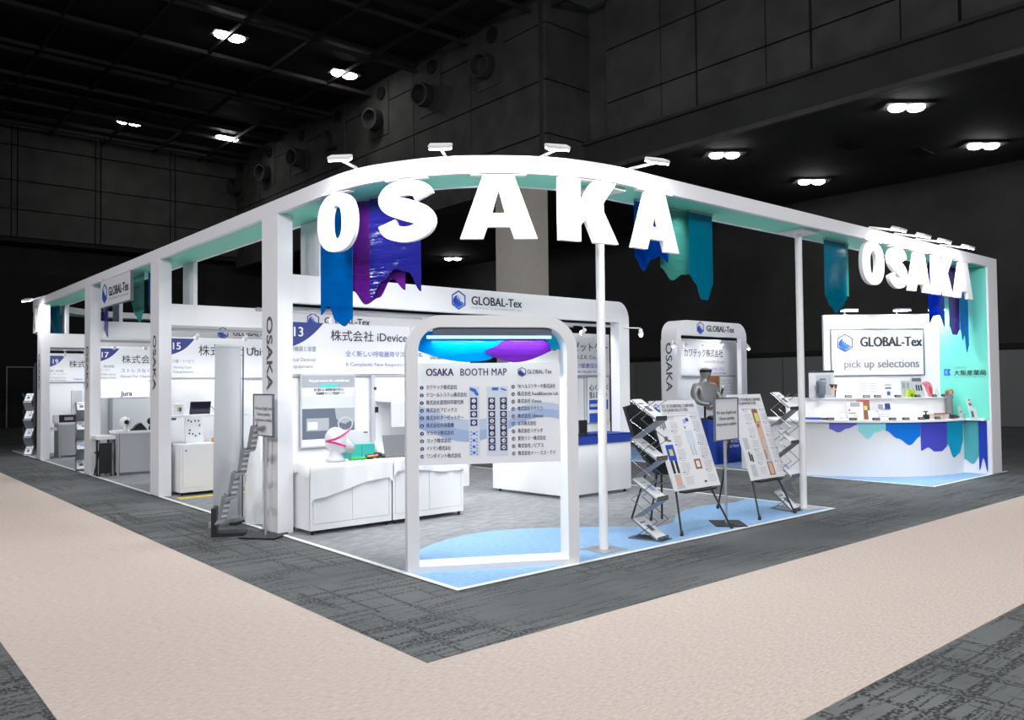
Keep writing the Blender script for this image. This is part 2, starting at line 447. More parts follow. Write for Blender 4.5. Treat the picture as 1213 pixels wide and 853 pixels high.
b = B(); b.prism([(0.05, 0.05), (2.6, 0.05), (2.6, 9), (0.05, 9), (0.05, 4.9), (0.3, 4.6), (0.45, 4.0), (0.3, 3.2), (0.05, 2.9)][::1], (0, 0, 0.009), X, Y, 0.004); obj('carpet_inlay', b, 'bcarpet', bc2, 'light blue inlay')
b = B(); b.box(0, 3.0, 0, 0.05, 0, 0.011).box(0, 0.05, 0.05, 18.9, 0, 0.011); obj('edge_tape', b, 'tape', bc2)

# ================================================================== SETTING: hall shell
b = B(); b.box(-20, 14.6, -16, 40, 14.5, 14.7)
ceiling = struct(obj('ceiling', b, 'ceil'))
b = B(); b.box(-0.06, 0.06, -20, 20, -0.09, 0.09); barm = None
def bar_y(x):
    b = B(); b.box(x - 0.05, x + 0.05, 6, 40, 14.02, 14.16); obj('ceiling_bar', b, 'bars', ceiling)
def bar_x(y):
    b = B(); b.box(-14, 14.3, y - 0.05, y + 0.05, 14.0, 14.14); obj('ceiling_bar', b, 'bars', ceiling)
for i in range(11): bar_y(-9.9 + 2.45 * i)
for i in range(9): bar_x(11.5 + 3.4 * i)
# darker trusses above
b = B()
for i in range(7): b.box(-14, 14.3, 13.2 + i * 4.2, 13.7 + i * 4.2, 14.25, 14.45)
obj('ceiling_panel', b, 'bars', ceiling)['kind'] = 'stuff'

# wall_back (y = 40), upper concrete above a recess
b = B(); b.box(-20, 14.6, 40.25, 40.6, 8.9, 14.5)
wb = struct(obj('wall_back', b, 'concrete2'))
for r, (z0, z1) in enumerate(((8.9, 10.2), (10.25, 11.6), (11.65, 13.3), (13.35, 14.5))):
    for i in range(9):
        x1 = 14.55 - 3.7 * i; b = B(); b.box(x1 - 3.64 , x1 - 0.25, 40.0, 40.26, z0, z1); obj('concrete_panel', b, 'concrete', wb)
        b = B(); b.box(x1 - 0.2, x1 - 0.0, 40.0, 40.26, z0, z1) ; obj('concrete_panel', b, 'concrete', wb)
b = B(); b.box(-20, 40, 42.0, 42.3, 0, 8.9).box(-20, 14.6, 40.25, 42.3, 8.7, 8.9)
struct(obj('wall_back', b, 'concrete2'))
# pale lines of the far doors
for i, (x0, x1, zt) in enumerate(((2.0, 3.0, 2.42), (3.0, 5.2, 2.56))):
    d = thing('door_1', 'x', 'door')
    del d['label'], d['category']; d.name = 'door_%d' % (i + 1); d['kind'] = 'structure'; d.location = (x0, 33, 0)
    b = B(); b.box(0, 0.05, -0.05, 0.0, 0, zt).box(x1 - x0 - 0.05, x1 - x0, -0.05, 0, 0, zt).box(0, x1 - x0, -0.05, 0, zt, zt + 0.05)
    obj('door_frame', b, 'greym', d)
    b = B(); b.box(0.05, x1 - x0 - 0.05, 0, 0.04, 0, zt); obj('door_leaf', b, 'ceil', d)
b = B(); b.box(-14, 10, 33.05, 33.3, 0, 6.3)
struct(obj('partition_wall', b, 'ceil'))

# long wall on the right (facing -x): upper part over the side hall
b = B(); b.box(14.55, 15.0, 14.5, 40.3, 8.3, 14.5)
wr = struct(obj('wall_right', b, 'concrete'))
for r, (z0, z1) in enumerate(((8.3, 9.75), (9.8, 11.55), (11.6, 13.45), (13.5, 14.5))):
    for i in range(7):
        y0 = 14.5 + 3.72 * i
        b = B(); b.box(14.3, 14.56, y0 + 0.02, min(40.2, y0 + 3.68), z0, z1); obj('concrete_panel', b, 'concrete', wr)
b = B(); b.box(14.3, 16.5, 14.3, 14.5, 8.3, 14.5); wr2 = struct(obj('wall_right', b, 'concrete2'))
for z0, z1 in ((8.3, 9.75), (9.8, 11.55), (11.6, 13.45), (13.5, 14.5)):
    b = B(); b.box(14.3, 16.35, 14.16, 14.3, z0, z1); obj('concrete_panel', b, 'concrete', wr2)
b = B(); b.box(16.35, 16.6, 12.9, 14.2, 9.7, 14.5); struct(obj('wall_right', b, 'concrete'))
# nearer upper wall with panels
b = B(); b.box(16.25, 16.6, -30, 13.1, 9.72, 18.0)
wn = struct(obj('wall_right', b, 'concrete'))
for r, (z0, z1) in enumerate(((9.75, 10.78), (10.83, 12.55), (12.6, 14.3), (14.35, 16.1))):
    for i in range(11):
        y1 = 13.1 - 3.65 * i
        b = B(); b.box(16.0, 16.26, y1 - 2.3, y1 - 0.04, z0, z1); obj('concrete_panel', b, 'concrete', wn)
        b = B(); b.box(16.0, 16.26, y1 - 3.61, y1 - 2.34, z0, z1); obj('concrete_panel', b, 'concrete', wn)
b = B(); b.box(15.9, 16.6, -30, 40, 9.62, 9.72); struct(obj('trim_1', b, 'concrete2'))
bm_ = B(); bm_.box(16.05, 16.6, -30, 40, 8.62, 9.62)
struct(obj('beam', bm_, 'concrete2'))
b = B(); b.box(15.95, 16.1, -30, 40, 8.60, 8.75); struct(obj('trim_2', b, 'concrete'))
# low ceiling of the side hall and its back wall with panels
b = B(); b.box(16.1, 30, -30, 42, 8.6, 8.7); low = struct(obj('ceiling', b, 'concrete2'))
b = B()
for (x, y) in ((19.5, 6.6), (22.0, 5.6), (21.0, 0.5), (19, 12.5), (24, 2.2), (23.0, 17.0)): b.box(x - 0.5, x + 0.5, y - 0.25, y + 0.25, 8.55, 8.6)
obj('vent_panel', b, 'ceil', low)['kind'] = 'stuff'
b = B(); b.box(25.6, 26, -30, 42, 2.7, 8.6); struct(obj('wall_far', b, 'concrete2'))
b = B(); b.box(25.5, 25.6, -30, 42, 2.55, 2.72); struct(obj('trim_3', b, 'ceil'))
wl = struct(obj('wall_far', B().box(25.55, 25.9, -30, 42, 0, 2.6), 'ceil'))
for i in range(30):
    y0 = -16 + i * 1.9
    obj('partition_panel', B().box(25.45, 25.56, y0, y0 + 1.86, 0.02, 2.5), 'panelgrey', wl)
# building pillar
p = struct(obj('pillar', B().box(11.2, 12.27, 12.0, 13.08, 0, 7.4), 'pillar'))
# round air nozzles high on the right wall
for i in range(7):
    y = 17.2 + 3.72 * i
    d = thing('air_nozzle', 'round air nozzle on a box high on the concrete wall, %s from the pier corner' % ('first', 'second', 'third', 'fourth', 'fifth', 'sixth', 'seventh')[i], 'air duct', (14.3, y, 12.85), 0, 'air nozzles on the concrete wall')
    obj('backplate', B().box(-0.04, 0, -0.85, 0.55, -0.75, 1.5), 'concrete', d)
    b = B(); b.lathe([(0.42, 0), (0.46, 0.25), (0.44, 0.55), (0.36, 0.55), (0.34, 0.2)], (-0.02, 0, 0), 22, axis=(-1, -0.25, -0.1)); obj('nozzle', b, 'duct', d, smooth=False)
    b = B(); b.tube((-0.02, -0.35, 1.05), (-0.12, -0.35, 1.05), 0.28, seg=18); obj('inlet', b, 'ceil', d)

# ceiling lamps of the hall
def hall_lamp(x, y, z, lab, r=0.24, soft=False):
    d = thing('ceiling_light', lab, 'ceiling light', (x, y, z), 0, 'hall ceiling lights')
    b = B(); b.box(-0.62, 0.62, -0.3, 0.3, -0.06, 0.02); obj('housing', b, 'bars', d)
    for k in (-1, 1):
        b = B(); b.lathe([(r * 1.25, 0.03), (r * 1.25, -0.05), (r, -0.09), (r * 0.5, -0.12)], (k * 0.24, 0, -0.05), 18); obj('lamp', b, 'lampon', d)
    return d
for (x, y, t) in ((7.34, 23.3, 'double lamp near the top edge of the dark grid ceiling'), (12.27, 23.9, 'double lamp on the dark grid ceiling close to the nozzle wall'),
                  (7.34, 35.6, 'small far double lamp low on the left of the grid ceiling'), (11.86, 35.2, 'farthest faint double lamp near the corner of the grid ceiling')):
    hall_lamp(x, y, 14.2, t)
for (x, y, t) in ((17.34, 9.45, 'side hall lamp above the middle of the straight white beam'), (17.31, 3.94, 'largest side hall lamp just under the concrete beam'),
                  (22.6, 9.5, 'smaller side hall lamp right above the slim pole'), (22.6, 4.0, 'side hall lamp nearest the right edge of the photo'),
                  (22.97, 31.1, 'tiny distant lamp seen below the hanging letters')):
    d = hall_lamp(x, y, 8.6, t, 0.17); d.rotation_euler = (0, 0, math.radians(-40))
for (x, y) in ((17.34, 9.45), (17.31, 3.94), (22.6, 9.5), (22.6, 4.0)):
    spot((x, y, 8.4), 60, 110, (x, y, 0), 0.2)

# ================================================================== OVERHEAD BEAM
ZB, ZT = 3.455, 3.61
def path(off):
    P = []
    # from rear: rear beam start, rear curve, left side, front curve, right side
    P += [(5.8, 18.96 - off)]
    R = 2.9
    for i in range(13):
        t = PI / 2 + PI / 2 * i / 12; P.append((2.9 + (R - off) * math.cos(t), 16.06 + (R - off) * math.sin(t)))
    R = 2.0
    for i in range(25):
        t = PI + PI / 2 * i / 24; P.append((2.0 + (R - off) * math.cos(t), 2.0 + (R - off) * math.sin(t)))
    P += [(5.5, off), (11.0 if off < 0.1 else 11.0, off)]
    return P
beam = thing('overhead_beam', 'white overhead beam ring with mint underside, rounded at the front corner', 'beam', (0, 0, 0))
obj('fascia', B().ribbon(path(0.0), path(0.05), ZB, ZT), 'fascia', beam)
obj('fascia', B().ribbon(path(0.50), path(0.55), ZB, ZT), 'fascia', beam)
obj('soffit', B().ribbon(path(0.05), path(0.50), ZB + 0.004, ZB + 0.03), 'mint', beam, 'mint green underside panel')
obj('top_panel', B().ribbon(path(0.05), path(0.50), ZT - 0.03, ZT - 0.005), 'fascia', beam)

# left row columns with vertical lettering
def column(y, lab, last=False):
    c = thing('booth_column', lab, 'column', (0, y, 0), 0, 'columns of the left row')
    obj('shaft', B().box(0, 0.175, 0, 0.40, 0, ZB), 'fascia', c)
    its = [(ch, (-0.004, 0.20, 2.30 - 0.165 * i), (0, -1, 0), (0, 0, 1), 0.2, {'align': 'CENTER', 'bold': 0.02}) for i, ch in enumerate('OSAKA')]
    # letters turned a quarter clockwise, reading downwards
    its = [('OSAKA', (-0.004, 0.27, 2.36), (0, 0, -1), (0, -1, 0), 0.205, {'w': 0.80, 'bold': 0.018})]
    texts('lettering', its, 'colgrey', c)
    return c
column(3.2, 'white column with sideways lettering nearest the front corner of the stand')
column(7.19, 'second white column from the front corner, beside the booth numbered 15')
column(11.1, 'third white column, beside the booth numbered 17 and the side fascia sign')
column(15.36, 'last white column at the far end of the left row')

# portals: fascia bridges across each pair of booths
def portal(y, x1, lab, right_leg=True, logo_on=True):
    f = thing('booth_portal', lab, 'portal', (0.175, y, 0))
    w_ = x1 - 0.175
    P = [(0, 2.5), (w_ - 0.23, 2.5), (w_ - 0.23, 0.0), (w_, 0.0)] + [(w_ - 0.28 + 0.28 * math.cos(PI / 2 * i / 8), 2.53 + 0.28 * math.sin(PI / 2 * i / 8)) for i in range(9)] + [(0, 2.81)]
    obj('fascia', B().prism([(0, 2.5), (w_ - 0.23, 2.5), (w_ - 0.23, 2.81), (0, 2.81)], (0, 0, 0), X, Z, 0.12), 'white', f)
    obj('leg', B().prism([(w_ - 0.23, 0.0), (w_, 0.0)] + [(w_ - 0.23 + 0.23 * math.cos(PI / 2 * i / 8), 2.53 + 0.28 * math.sin(PI / 2 * i / 8)) for i in range(9)], (0, 0, 0), X, Z, 0.17), 'white', f)
    obj('post', B().box(0.315, 0.375, 0, 0.45, 2.81, ZB), 'fascia', f)
    obj('lighting_track', B().box(0, w_ - 0.25, 0.14, 0.18, 2.43, 2.47), 'lgrey', f)
    obj('lighting_track', B().box(0, w_ - 0.25, 0.95, 0.99, 2.48, 2.52), 'lgrey', f)
    if logo_on:
        logo(f, (2.43 - 0.175, -0.003, 2.66), X, Z, 0.125)
        texts('lettering', [('GLOBAL-Tex', (2.63 - 0.175, -0.004, 2.615), X, Z, 0.155, {'w': 0.86, 'bold': 0.018})], 'ink', f)
        texts('caption', [('Global Business Tie-up for Health EXPO 2025', (2.63 - 0.175, -0.004, 2.565), X, Z, 0.035, {'w': 0.86})], 'inkpale', f)
    return f
portal(3.2, 5.68, 'front portal bridge over booth 13 with wave logo and rounded right corner')
portal(7.19, 5.68, 'second portal bridge over the booth numbered 15')
portal(11.1, 5.68, 'third portal bridge over the booth numbered 17')
portal(15.36, 5.68, 'last portal bridge over the booth numbered 19')

# small spotlights on the tracks
def track_spot(x, y, z, lab, aim=(0, 1, -0.6), grp='small track spotlights', power=0, tgt=None):
    s = thing('spotlight', lab, 'spotlight', (x, y, z), 0, grp); s.scale = (0.75, 0.75, 0.8)
    a = Vector(aim).normalized()
    obj('bracket', B().box(-0.05, 0.05, -0.015, 0.015, -0.02, 0.02).tube((0, 0, -0.01), (0, 0, -0.09), 0.012, seg=8), 'white', s)
    c = Vector((0, 0, -0.11))
    obj('lamp_head', B().lathe([(0.03, -0.06), (0.04, 0.0), (0.05, 0.06)], c, 12, axis=a), 'white', s)
    obj('bulb', B().lathe([(0.043, 0.0), (0.04, 0.008)], c + a * 0.061, 12, axis=a), 'lampon', s)
    if power:
        spot(Vector((x, y, z)) + c + a * 0.10, power, 115, tgt or (Vector((x, y, z)) + a * 2), 0.05, 0.7, (0.95, 0.98, 1))
    return s
ordn = ('first', 'second', 'third', 'fourth')
for (y, xs, bn) in ((3.36, (0.75, 2.0, 3.3, 4.85), '13'), (7.35, (0.6, 1.35, 2.6, 4.4), '15'), (11.26, (0.45, 1.0, 2.4, 4.2), '17'), (15.5, (0.5, 0.9, 2.2, 4.2), '19')):
    for i, x in enumerate(xs):
        track_spot(x, y, 2.44, 'small white spotlight under the %s portal bridge, %s' % ({'13': 'front', '15': 'second', '17': 'third', '19': 'rearmost'}[bn], ('nearest its column', 'second from its column', 'third from its column', 'farthest from its column')[i]), power=16, tgt=(x + 0.1, y + 1.9, 1.0))
# spotlight arm sticking out of the right leg
t = thing('spotlight', 'white spotlight on an arm sticking out past the right leg of the front portal', 'spotlight', (5.55, 3.19, 2.42))
obj('arm', B().tube((0, 0, 0), (0.30, -0.07, 0.0), 0.010, seg=8), 'white', t)
obj('lamp_head', B().lathe([(0.025, -0.04), (0.042, 0.05)], (0.31, -0.07, -0.05), 12, axis=(-0.2, -0.2, -1)), 'white', t)
obj('bulb', B().ball((0.30, -0.082, -0.11), 0.028), 'lampsoft', t)

# rear walls and company signs
def sign(y, x0, x1, z0, z1, lab, num=None, big=(), sub=(), left=(), tri=0.62, numx=0.06, parent_lab=None, numsize=0.20):
    s = thing('company_sign', lab, 'sign', (x0, y, z0))
    w_, h = x1 - x0, z1 - z0
    obj('panel', B().box(0, w_, 0, 0.03, 0, h), 'board', s)
    obj('bottom_rail', B().box(0, w_, -0.01, 0.03, -0.035, -0.01), 'greyprint', s)
    if num is not None:
        th = 0.31 if num != '13' else 0.40
        P = [(0, h), (0, h - th)] + [(tri * (i / 10.0), h - th * (1 - (i / 10.0) ** 1.9) + 0.012 * math.sin(2 * PI * i / 10.0)) for i in range(1, 11)]
        obj('number_corner', B().prism(P, (0, -0.003, 0), X, Z, 0.003), 'navy', s)
        texts('number', [(num, (numx, -0.006, h - 0.19), X, Z, numsize, {'bold': 0.01})], 'board', s)
    its = [(t, (x, -0.004, z), X, Z, sz, o) for (t, x, z, sz, o) in big]
    if its: texts('lettering', its, 'ink', s)
    its = [(t, (x, -0.004, z), X, Z, sz, o) for (t, x, z, sz, o) in sub]
    if its: texts('tagline', its, 'inkblue', s)
    its = [(t, (x, -0.004, z), X, Z, sz, o) for (t, x, z, sz, o) in left]
    if its: texts('small_lettering', its, 'inkgrey', s)
    return s
def wall(x0, x1, y, lab, z1=2.44, dz=None):
    return tag(obj('booth_wall', B().box(x0, x1, y + 0.03, y + 0.09, 0, z1), 'white2'), lab, 'wall panel')
wall(0.72, 3.98, 5.0, 'white rear wall of booth 13 behind the draped cabinets')
sign(5.0, 0.74, 2.86, 1.745, 2.44, 'company sign numbered 13 with dark lettering on the rear wall', '13',
     [('株式会社 iDevice', 0.84, 0.47, 0.165, {'w': 1.24, 'bold': 0.005})],
     [('全く新しい呼吸器用マスク', 1.07, 0.25, 0.09, {'w': 1.05}), ('A Completely New Respiratory', 1.07, 0.11, 0.075, {'w': 1.0})],
     [('医療機器と装置', 0.18, 0.31, 0.075, {'w': 0.44}), ('Medical Devices/', 0.18, 0.17, 0.07, {'w': 0.44}), ('Equipment', 0.26, 0.08, 0.07, {'w': 0.32})], 0.74, 0.27, numsize=0.18)
sign(5.0, 2.90, 3.97, 1.745, 2.44, 'company sign right of sign 13, seen through the arch under its blue waves', None,
     [('PUBLIC', 0.33, 0.33, 0.10, {'bold': 0.01}), ('SAKAMURA&CO.,LTD', 0.33, 0.22, 0.085, {'w': 0.6})],
     [('alla;', 0.02, 0.26, 0.12, {})], ())
wall(0.66, 3.95, 9.17, 'white rear wall of the booth numbered 15')
sign(9.17, 0.70, 3.3, 1.745, 2.42, 'company sign numbered 15 behind the white cabinet and tablet shelf', '15',
     [('株式会社 Ubitone', 0.56, 0.40, 0.20, {'w': 1.5})], [],
     [('介護・リハビリ', 0.12, 0.26, 0.065, {'w': 0.36}), ('Nursing Care/', 0.14, 0.16, 0.06, {'w': 0.30}), ('Rehabilitation', 0.14, 0.08, 0.06, {'w': 0.33}), ('た', 1.47, 0.4, 0.2, {})], 0.50, 0.10, numsize=0.17)
wall(0.50, 3.95, 13.10, 'white rear wall of the booth numbered 17')
sign(13.1, 0.52, 3.3, 1.745, 2.40, 'company sign numbered 17 above the grey counter with small devices', '17',
     [('株式会社リゲッタ', 0.54, 0.36, 0.19, {'w': 1.5})],
     [('ストレスなく歩ける', 0.52, 0.16, 0.09, {'w': 0.9}), ('Shoes For Hands-Free', 0.52, 0.05, 0.07, {'w': 0.8})],
     [('介護・福祉機器', 0.04, 0.26, 0.06, {'w': 0.36}), ('サービス', 0.12, 0.19, 0.05, {}), ('Care/Welfare Devices', 0.05, 0.10, 0.05, {'w': 0.38}), ('Rehabilitation Goods', 0.05, 0.03, 0.05, {'w': 0.38})], 0.50, 0.13, numsize=0.16)
wall(0.40, 3.95, 17.30, 'white rear wall of the booth numbered 19 at the far end')
sign(17.3, 0.44, 3.3, 1.745, 2.38, 'company sign numbered 19 at the far end of the left row', '19',
     [('株式会社ノビアス', 0.52, 0.36, 0.19, {'w': 1.5})], [('Nagoya', 0.62, 0.04, 0.07, {})],
     [('健康・美容機器', 0.10, 0.24, 0.055, {'w': 0.30}), ('イノベーション', 0.04, 0.17, 0.05, {'w': 0.42}), ('Health-Promotion Care', 0.03, 0.08, 0.05, {'w': 0.42}), ('Beauty Consulting', 0.03, 0.02, 0.05, {'w': 0.42})], 0.44, 0.14, numsize=0.15)
# right booth of the front portal
wall(4.63, 6.95, 4.75, 'white rear wall behind the blue-topped counter right of the arch')
sign(4.75, 4.66, 6.92, 1.72, 2.37, 'company sign over the blue-topped counter, partly behind the slim front pole', None,
     [('株式会社オーゼットケー', 0.25, 0.42, 0.17, {'w': 1.95, 'bold': 0.004}), ('O.Z.K Co.,Ltd', 1.38, 0.28, 0.09, {'w': 0.72})],
     [('機能を持つ健康促進器', 0.95, 0.13, 0.09, {'w': 1.15}), ('Wearable Health Graphic', 1.2, 0.04, 0.06, {'w': 0.9})], [])
# tall divider behind the sign gap
tag(obj('divider_wall', B().box(0.9, 5.2, 6.6, 6.66, 0, 2.2), 'white2'), 'inner white divider wall seen behind the passage', 'wall panel') if False else None

# side sign on the left beam
s = thing('fascia_sign', 'white side sign with wave logo hanging under the left beam', 'sign', (-0.05, 10.2, 2.965))
obj('panel', B().box(0, 0.04, -1.77, 0, 0, 0.45), 'board', s)
obj('edge_trim', B().box(-0.002, 0.042, -1.79, -1.77, -0.01, 0.46).box(-0.002, 0.042, -1.77, 0, -0.012, 0), 'slate', s)
logo(s, (-0.002, -0.27, 0.225), (0, -1, 0), Z, 0.17)
texts('lettering', [('GLOBAL-Tex', (-0.004, -0.52, 0.16), (0, -1, 0), Z, 0.21, {'w': 1.15, 'bold': 0.028})], 'ink', s)
texts('caption', [('Global Business Tie-up for Health', (-0.004, -0.52, 0.09), (0, -1, 0), Z, 0.06, {'w': 1.15})], 'inkpale', s)
for yy in (-0.1, -1.65):
    obj('hanger', B().box(0.01, 0.03, yy - 0.01, yy + 0.01, 0.45, 0.50), 'lgrey', s)

# ================================================================== HANGING LETTERS
def smooth_path(P, k=7):
    out = []
    for i in range(len(P) - 1):
        p0, p1, p2, p3 = (Vector(P[max(i - 1, 0)]), Vector(P[i]), Vector(P[i + 1]), Vector(P[min(i + 2, len(P) - 1)]))
        for j in range(k):
            t = j / k
            out.append(0.5 * ((2 * p1) + (p2 - p0) * t + (2 * p0 - 5 * p1 + 4 * p2 - p3) * t * t + (3 * p1 - p0 - 3 * p2 + p3) * t ** 3))
    out.append(Vector(P[-1])); return out
def letter_shape(b, ch, w_, h, org, ux, depth):
    uz = Z
    if ch == 'O':
        n = 36; e = 2 / 2.35
        def se(a, c):
            out = []
            for i in range(n):
                t = 2 * PI * i / n; ct, st = math.cos(t), math.sin(t)
                out.append((w_ / 2 + a * math.copysign(abs(ct) ** e, ct), h / 2 + c * math.copysign(abs(st) ** e, st)))
            return out
        b.ring(se(w_ / 2, h / 2), se(w_ * 0.145, h * 0.285), org, ux, uz, depth)
    elif ch == 'A':
        O = [(0, 0), (0.30, 0), (0.355, 0.185), (0.645, 0.185), (0.70, 0), (1, 0), (0.70, 1), (0.30, 1)]
        I = [(0.415, 0.40), (0.585, 0.40), (0.50, 0.76)]
        # split in convex pieces so that the counter stays open
        q = [[(0, 0), (0.30, 0), (0.355, 0.185), (0.415, 0.40), (0.50, 0.76), (0.50, 1), (0.30, 1)],
             [(1, 0), (0.70, 1), (0.50, 1), (0.50, 0.76), (0.585, 0.40), (0.645, 0.185), (0.70, 0)],
             [(0.355, 0.185), (0.645, 0.185), (0.585, 0.40), (0.415, 0.40)]]
        for P in q: b.prism([(a * w_, c * h) for a, c in P], org, ux, uz, depth)
    elif ch == 'K':
        P = [(0, 0), (0.36, 0), (0.36, 0.26), (0.44, 0.37), (0.60, 0.0), (1.02, 0), (0.72, 0.60), (0.99, 1), (0.58, 1), (0.36, 0.64), (0.36, 1), (0, 1)]
        b.prism([(a * w_, c * h) for a, c in P], org, ux, uz, depth)
    elif ch == 'S':
        C = smooth_path([(0.80, 0.70), (0.72, 0.82), (0.50, 0.875), (0.27, 0.83), (0.19, 0.71), (0.27, 0.60), (0.50, 0.515), (0.73, 0.42), (0.81, 0.29), (0.72, 0.175), (0.48, 0.125), (0.24, 0.19), (0.16, 0.325)])
        L, R_ = [], []
        m = len(C)
        for i, p in enumerate(C):
            d = (C[min(i + 1, m - 1)] - C[max(i - 1, 0)]).normalized(); n = Vector((-d.y, d.x))
            u = i / (m - 1); t = 0.122 + 0.045 * math.exp(-((u - 0.5) / 0.14) ** 2)
            tx = t * (0.165 / 0.115) ; a = n * t; a.x *= 1.30
            L.append(((p.x + a.x * 1.0) * w_, (p.y + a.y) * h)); R_.append(((p.x - a.x * 1.0) * w_, (p.y - a.y) * h))
        nv = Vector(ux).cross(uz).normalized() * depth; org = Vector(org); ux = Vector(ux)
        rows = []
        for (l, r) in zip(L, R_):
            l = (min(max(l[0], -0.02 * w_), 1.02 * w_), min(max(l[1], 0), h)); r = (min(max(r[0], -0.02 * w_), 1.02 * w_), min(max(r[1], 0), h))
            pl, pr = org + ux * l[0] + uz * l[1], org + ux * r[0] + uz * r[1]
            rows.append([b.bm.verts.new(q) for q in (pl, pr, pr - nv, pl - nv)])
        for a, c in zip(rows, rows[1:]):
            for k in range(4): b.bm.faces.new((a[k], a[(k + 1) % 4], c[(k + 1) % 4], c[k]))
        b.bm.faces.new(rows[0]); b.bm.faces.new(rows[-1][::-1])
def hang(ch, L, R_, z0, z1, lab, grp):
    L, R_ = Vector((*L, 0)), Vector((*R_, 0)); d = (R_ - L); w_ = d.length; d.normalize(); n = d.cross(Z)  # faces outwards
    mid = (L + R_) / 2
    t = thing('hanging_letter', lab, 'letter', (mid.x, mid.y, z0), 0, grp)
    b = B(); letter_shape(b, ch, w_, z1 - z0, -d * w_ / 2, d, 0.05)
    o = obj('letter_body', b, 'letterwhite', t)
    b = B(); b.obox(Vector((0, 0, z1 - z0 + 0.005)) - n * 0.03, d, n, Z, w_ * 0.36, 0.035, 0.008); obj('mount_plate', b, 'white', t)
    return t
hang('O', (-0.05, 2.18), (0.08, 1.67), 2.875, 3.443, 'large white letter O hanging at the left end of the rounded corner', 'large hanging letters')
hang('S', (0.115, 1.332), (0.394, 0.809), 2.875, 3.443, 'large white letter S hanging second on the rounded corner', 'large hanging letters')
hang('A', (0.534, 0.639), (1.081, 0.224), 2.875, 3.443, 'large white letter A hanging at the middle of the rounded corner', 'large hanging letters')
hang('K', (1.272, 0.137), (1.884, 0.003), 2.875, 3.443, 'large white letter K hanging right above the slim front pole', 'large hanging letters')
hang('A', (2.10, -0.0), (2.80, -0.0), 2.875, 3.443, 'large white letter A in front of the blue and teal sheets', 'large hanging letters')
for ch, x0, x1, lab in (('O', 6.64, 7.27, 'letter O starting the smaller word over the display counter'), ('S', 7.40, 8.0, 'letter S second in the word over the display counter'),
                        ('A', 8.04, 8.76, 'letter A third in the word over the display counter'), ('K', 8.86, 9.57, 'letter K fourth in the word over the display counter'),
                        ('A', 9.66, 10.36, 'last letter A of the word over the display counter')):
    hang(ch, (x0, 0), (x1, 0), 2.86, 3.443, lab, 'hanging letters over the counter')
# letters at the rear curve, seen from behind
for ch, a0, lab in (('A', 168, 'letter A hanging at the far rear curve, seen from behind'), ('K', 154, 'letter K hanging at the far rear curve, seen from behind')):
    a = math.radians(a0); p1 = (2.9 + 2.9 * math.cos(a), 16.06 + 2.9 * math.sin(a)); a += 0.24
    p2 = (2.9 + 2.9 * math.cos(a), 16.06 + 2.9 * math.sin(a))
    hang(ch, p1, p2, 2.875, 3.443, lab, 'letters on the rear curve')

# ================================================================== POLES
def pole(x, y, lab):
    p = thing('support_pole', lab, 'pole', (x, y, 0))
    obj('base_plate', B().box(-0.16, 0.16, -0.16, 0.16, 0.008, 0.016), 'alu', p)
    obj('shaft', B().tube((0, 0, 0.01), (0, 0, ZB - 0.01), 0.042, seg=20), 'white', p, smooth=False)
    obj('top_plate', B().box(-0.18, 0.18, -0.18, 0.18, ZB - 0.03, ZB - 0.002), 'white', p)
pole(1.94, 0.28, 'slim white pole under the letter K beside the arch')
pole(5.55, 0.28, 'slim white pole at the right end of the large stand')

# ================================================================== FLOOD LAMPS ON THE BEAM
def flood(base, head, lab, tgt, power, grp):
    base, head = Vector(base), Vector(head)
    t = thing('flood_lamp', lab, 'lamp', base, 0, grp)
    h = head - base; d = Vector((h.x, h.y, 0)).normalized(); sd = d.cross(Z)
    obj('arm', B().tube((0, 0, 0), (0, 0, 0.05), 0.02, seg=8).tube((0, 0, 0.05), h - d * 0.02, 0.014, seg=8), 'white', t)
    up = (Z + d * 0.45).normalized(); f = up.cross(sd).normalized()
    obj('lamp_head', B().obox(h + up * 0.02, sd, f, up, 0.10, 0.065, 0.014), 'white', t, bevel=0.006)
    obj('lamp_glass', B().obox(h - up * 0.003, sd, f, up, 0.092, 0.058, 0.006), 'lampon', t)
    if power: area(head - up * 0.03, power, 0.22, 0.15, tgt, 150)
big = [((0.12, 1.72), (-0.245, 1.36)), ((0.58, 0.90), (0.245, 0.52)), ((1.25, 0.36), (1.04, -0.08)), ((2.20, 0.12), (2.05, -0.34))]
for (bx, hx), lab in zip(big, ('flood lamp on the beam above the letter O', 'flood lamp on the beam above the letter S', 'flood lamp on the beam between the letters A and K', 'flood lamp on the beam above the letter A at the right')):
    flood((*bx, ZT), (*hx, 3.60), lab, (bx[0], bx[1], 2.95), 12, 'flood lamps over the large letters')
for x, lab in zip((7.05, 7.8, 8.5, 9.35), ('first of four flood lamps over the counter word', 'second of four flood lamps over the counter word', 'third of four flood lamps over the counter word', 'last of four flood lamps over the counter word')):
    flood((x + 0.02, 0.1, ZT), (x, -0.30, 3.56), lab, (x + 0.25, 0.05, 3.0), 11, 'flood lamps over the counter word')
flood((0.12, 15.5, ZT), (-0.30, 15.2, 3.50), 'flood lamp sticking out at the far left end of the beam', (0.0, 15.3, 2.5), 15, 'flood lamp at the far end')
flood((0.5, 13.4, ZT - 0.15), (0.46, 12.9, 3.40), 'small flood lamp seen through the opening over booth 15', (0.6, 13.1, 2), 0, 'flood lamp inside')

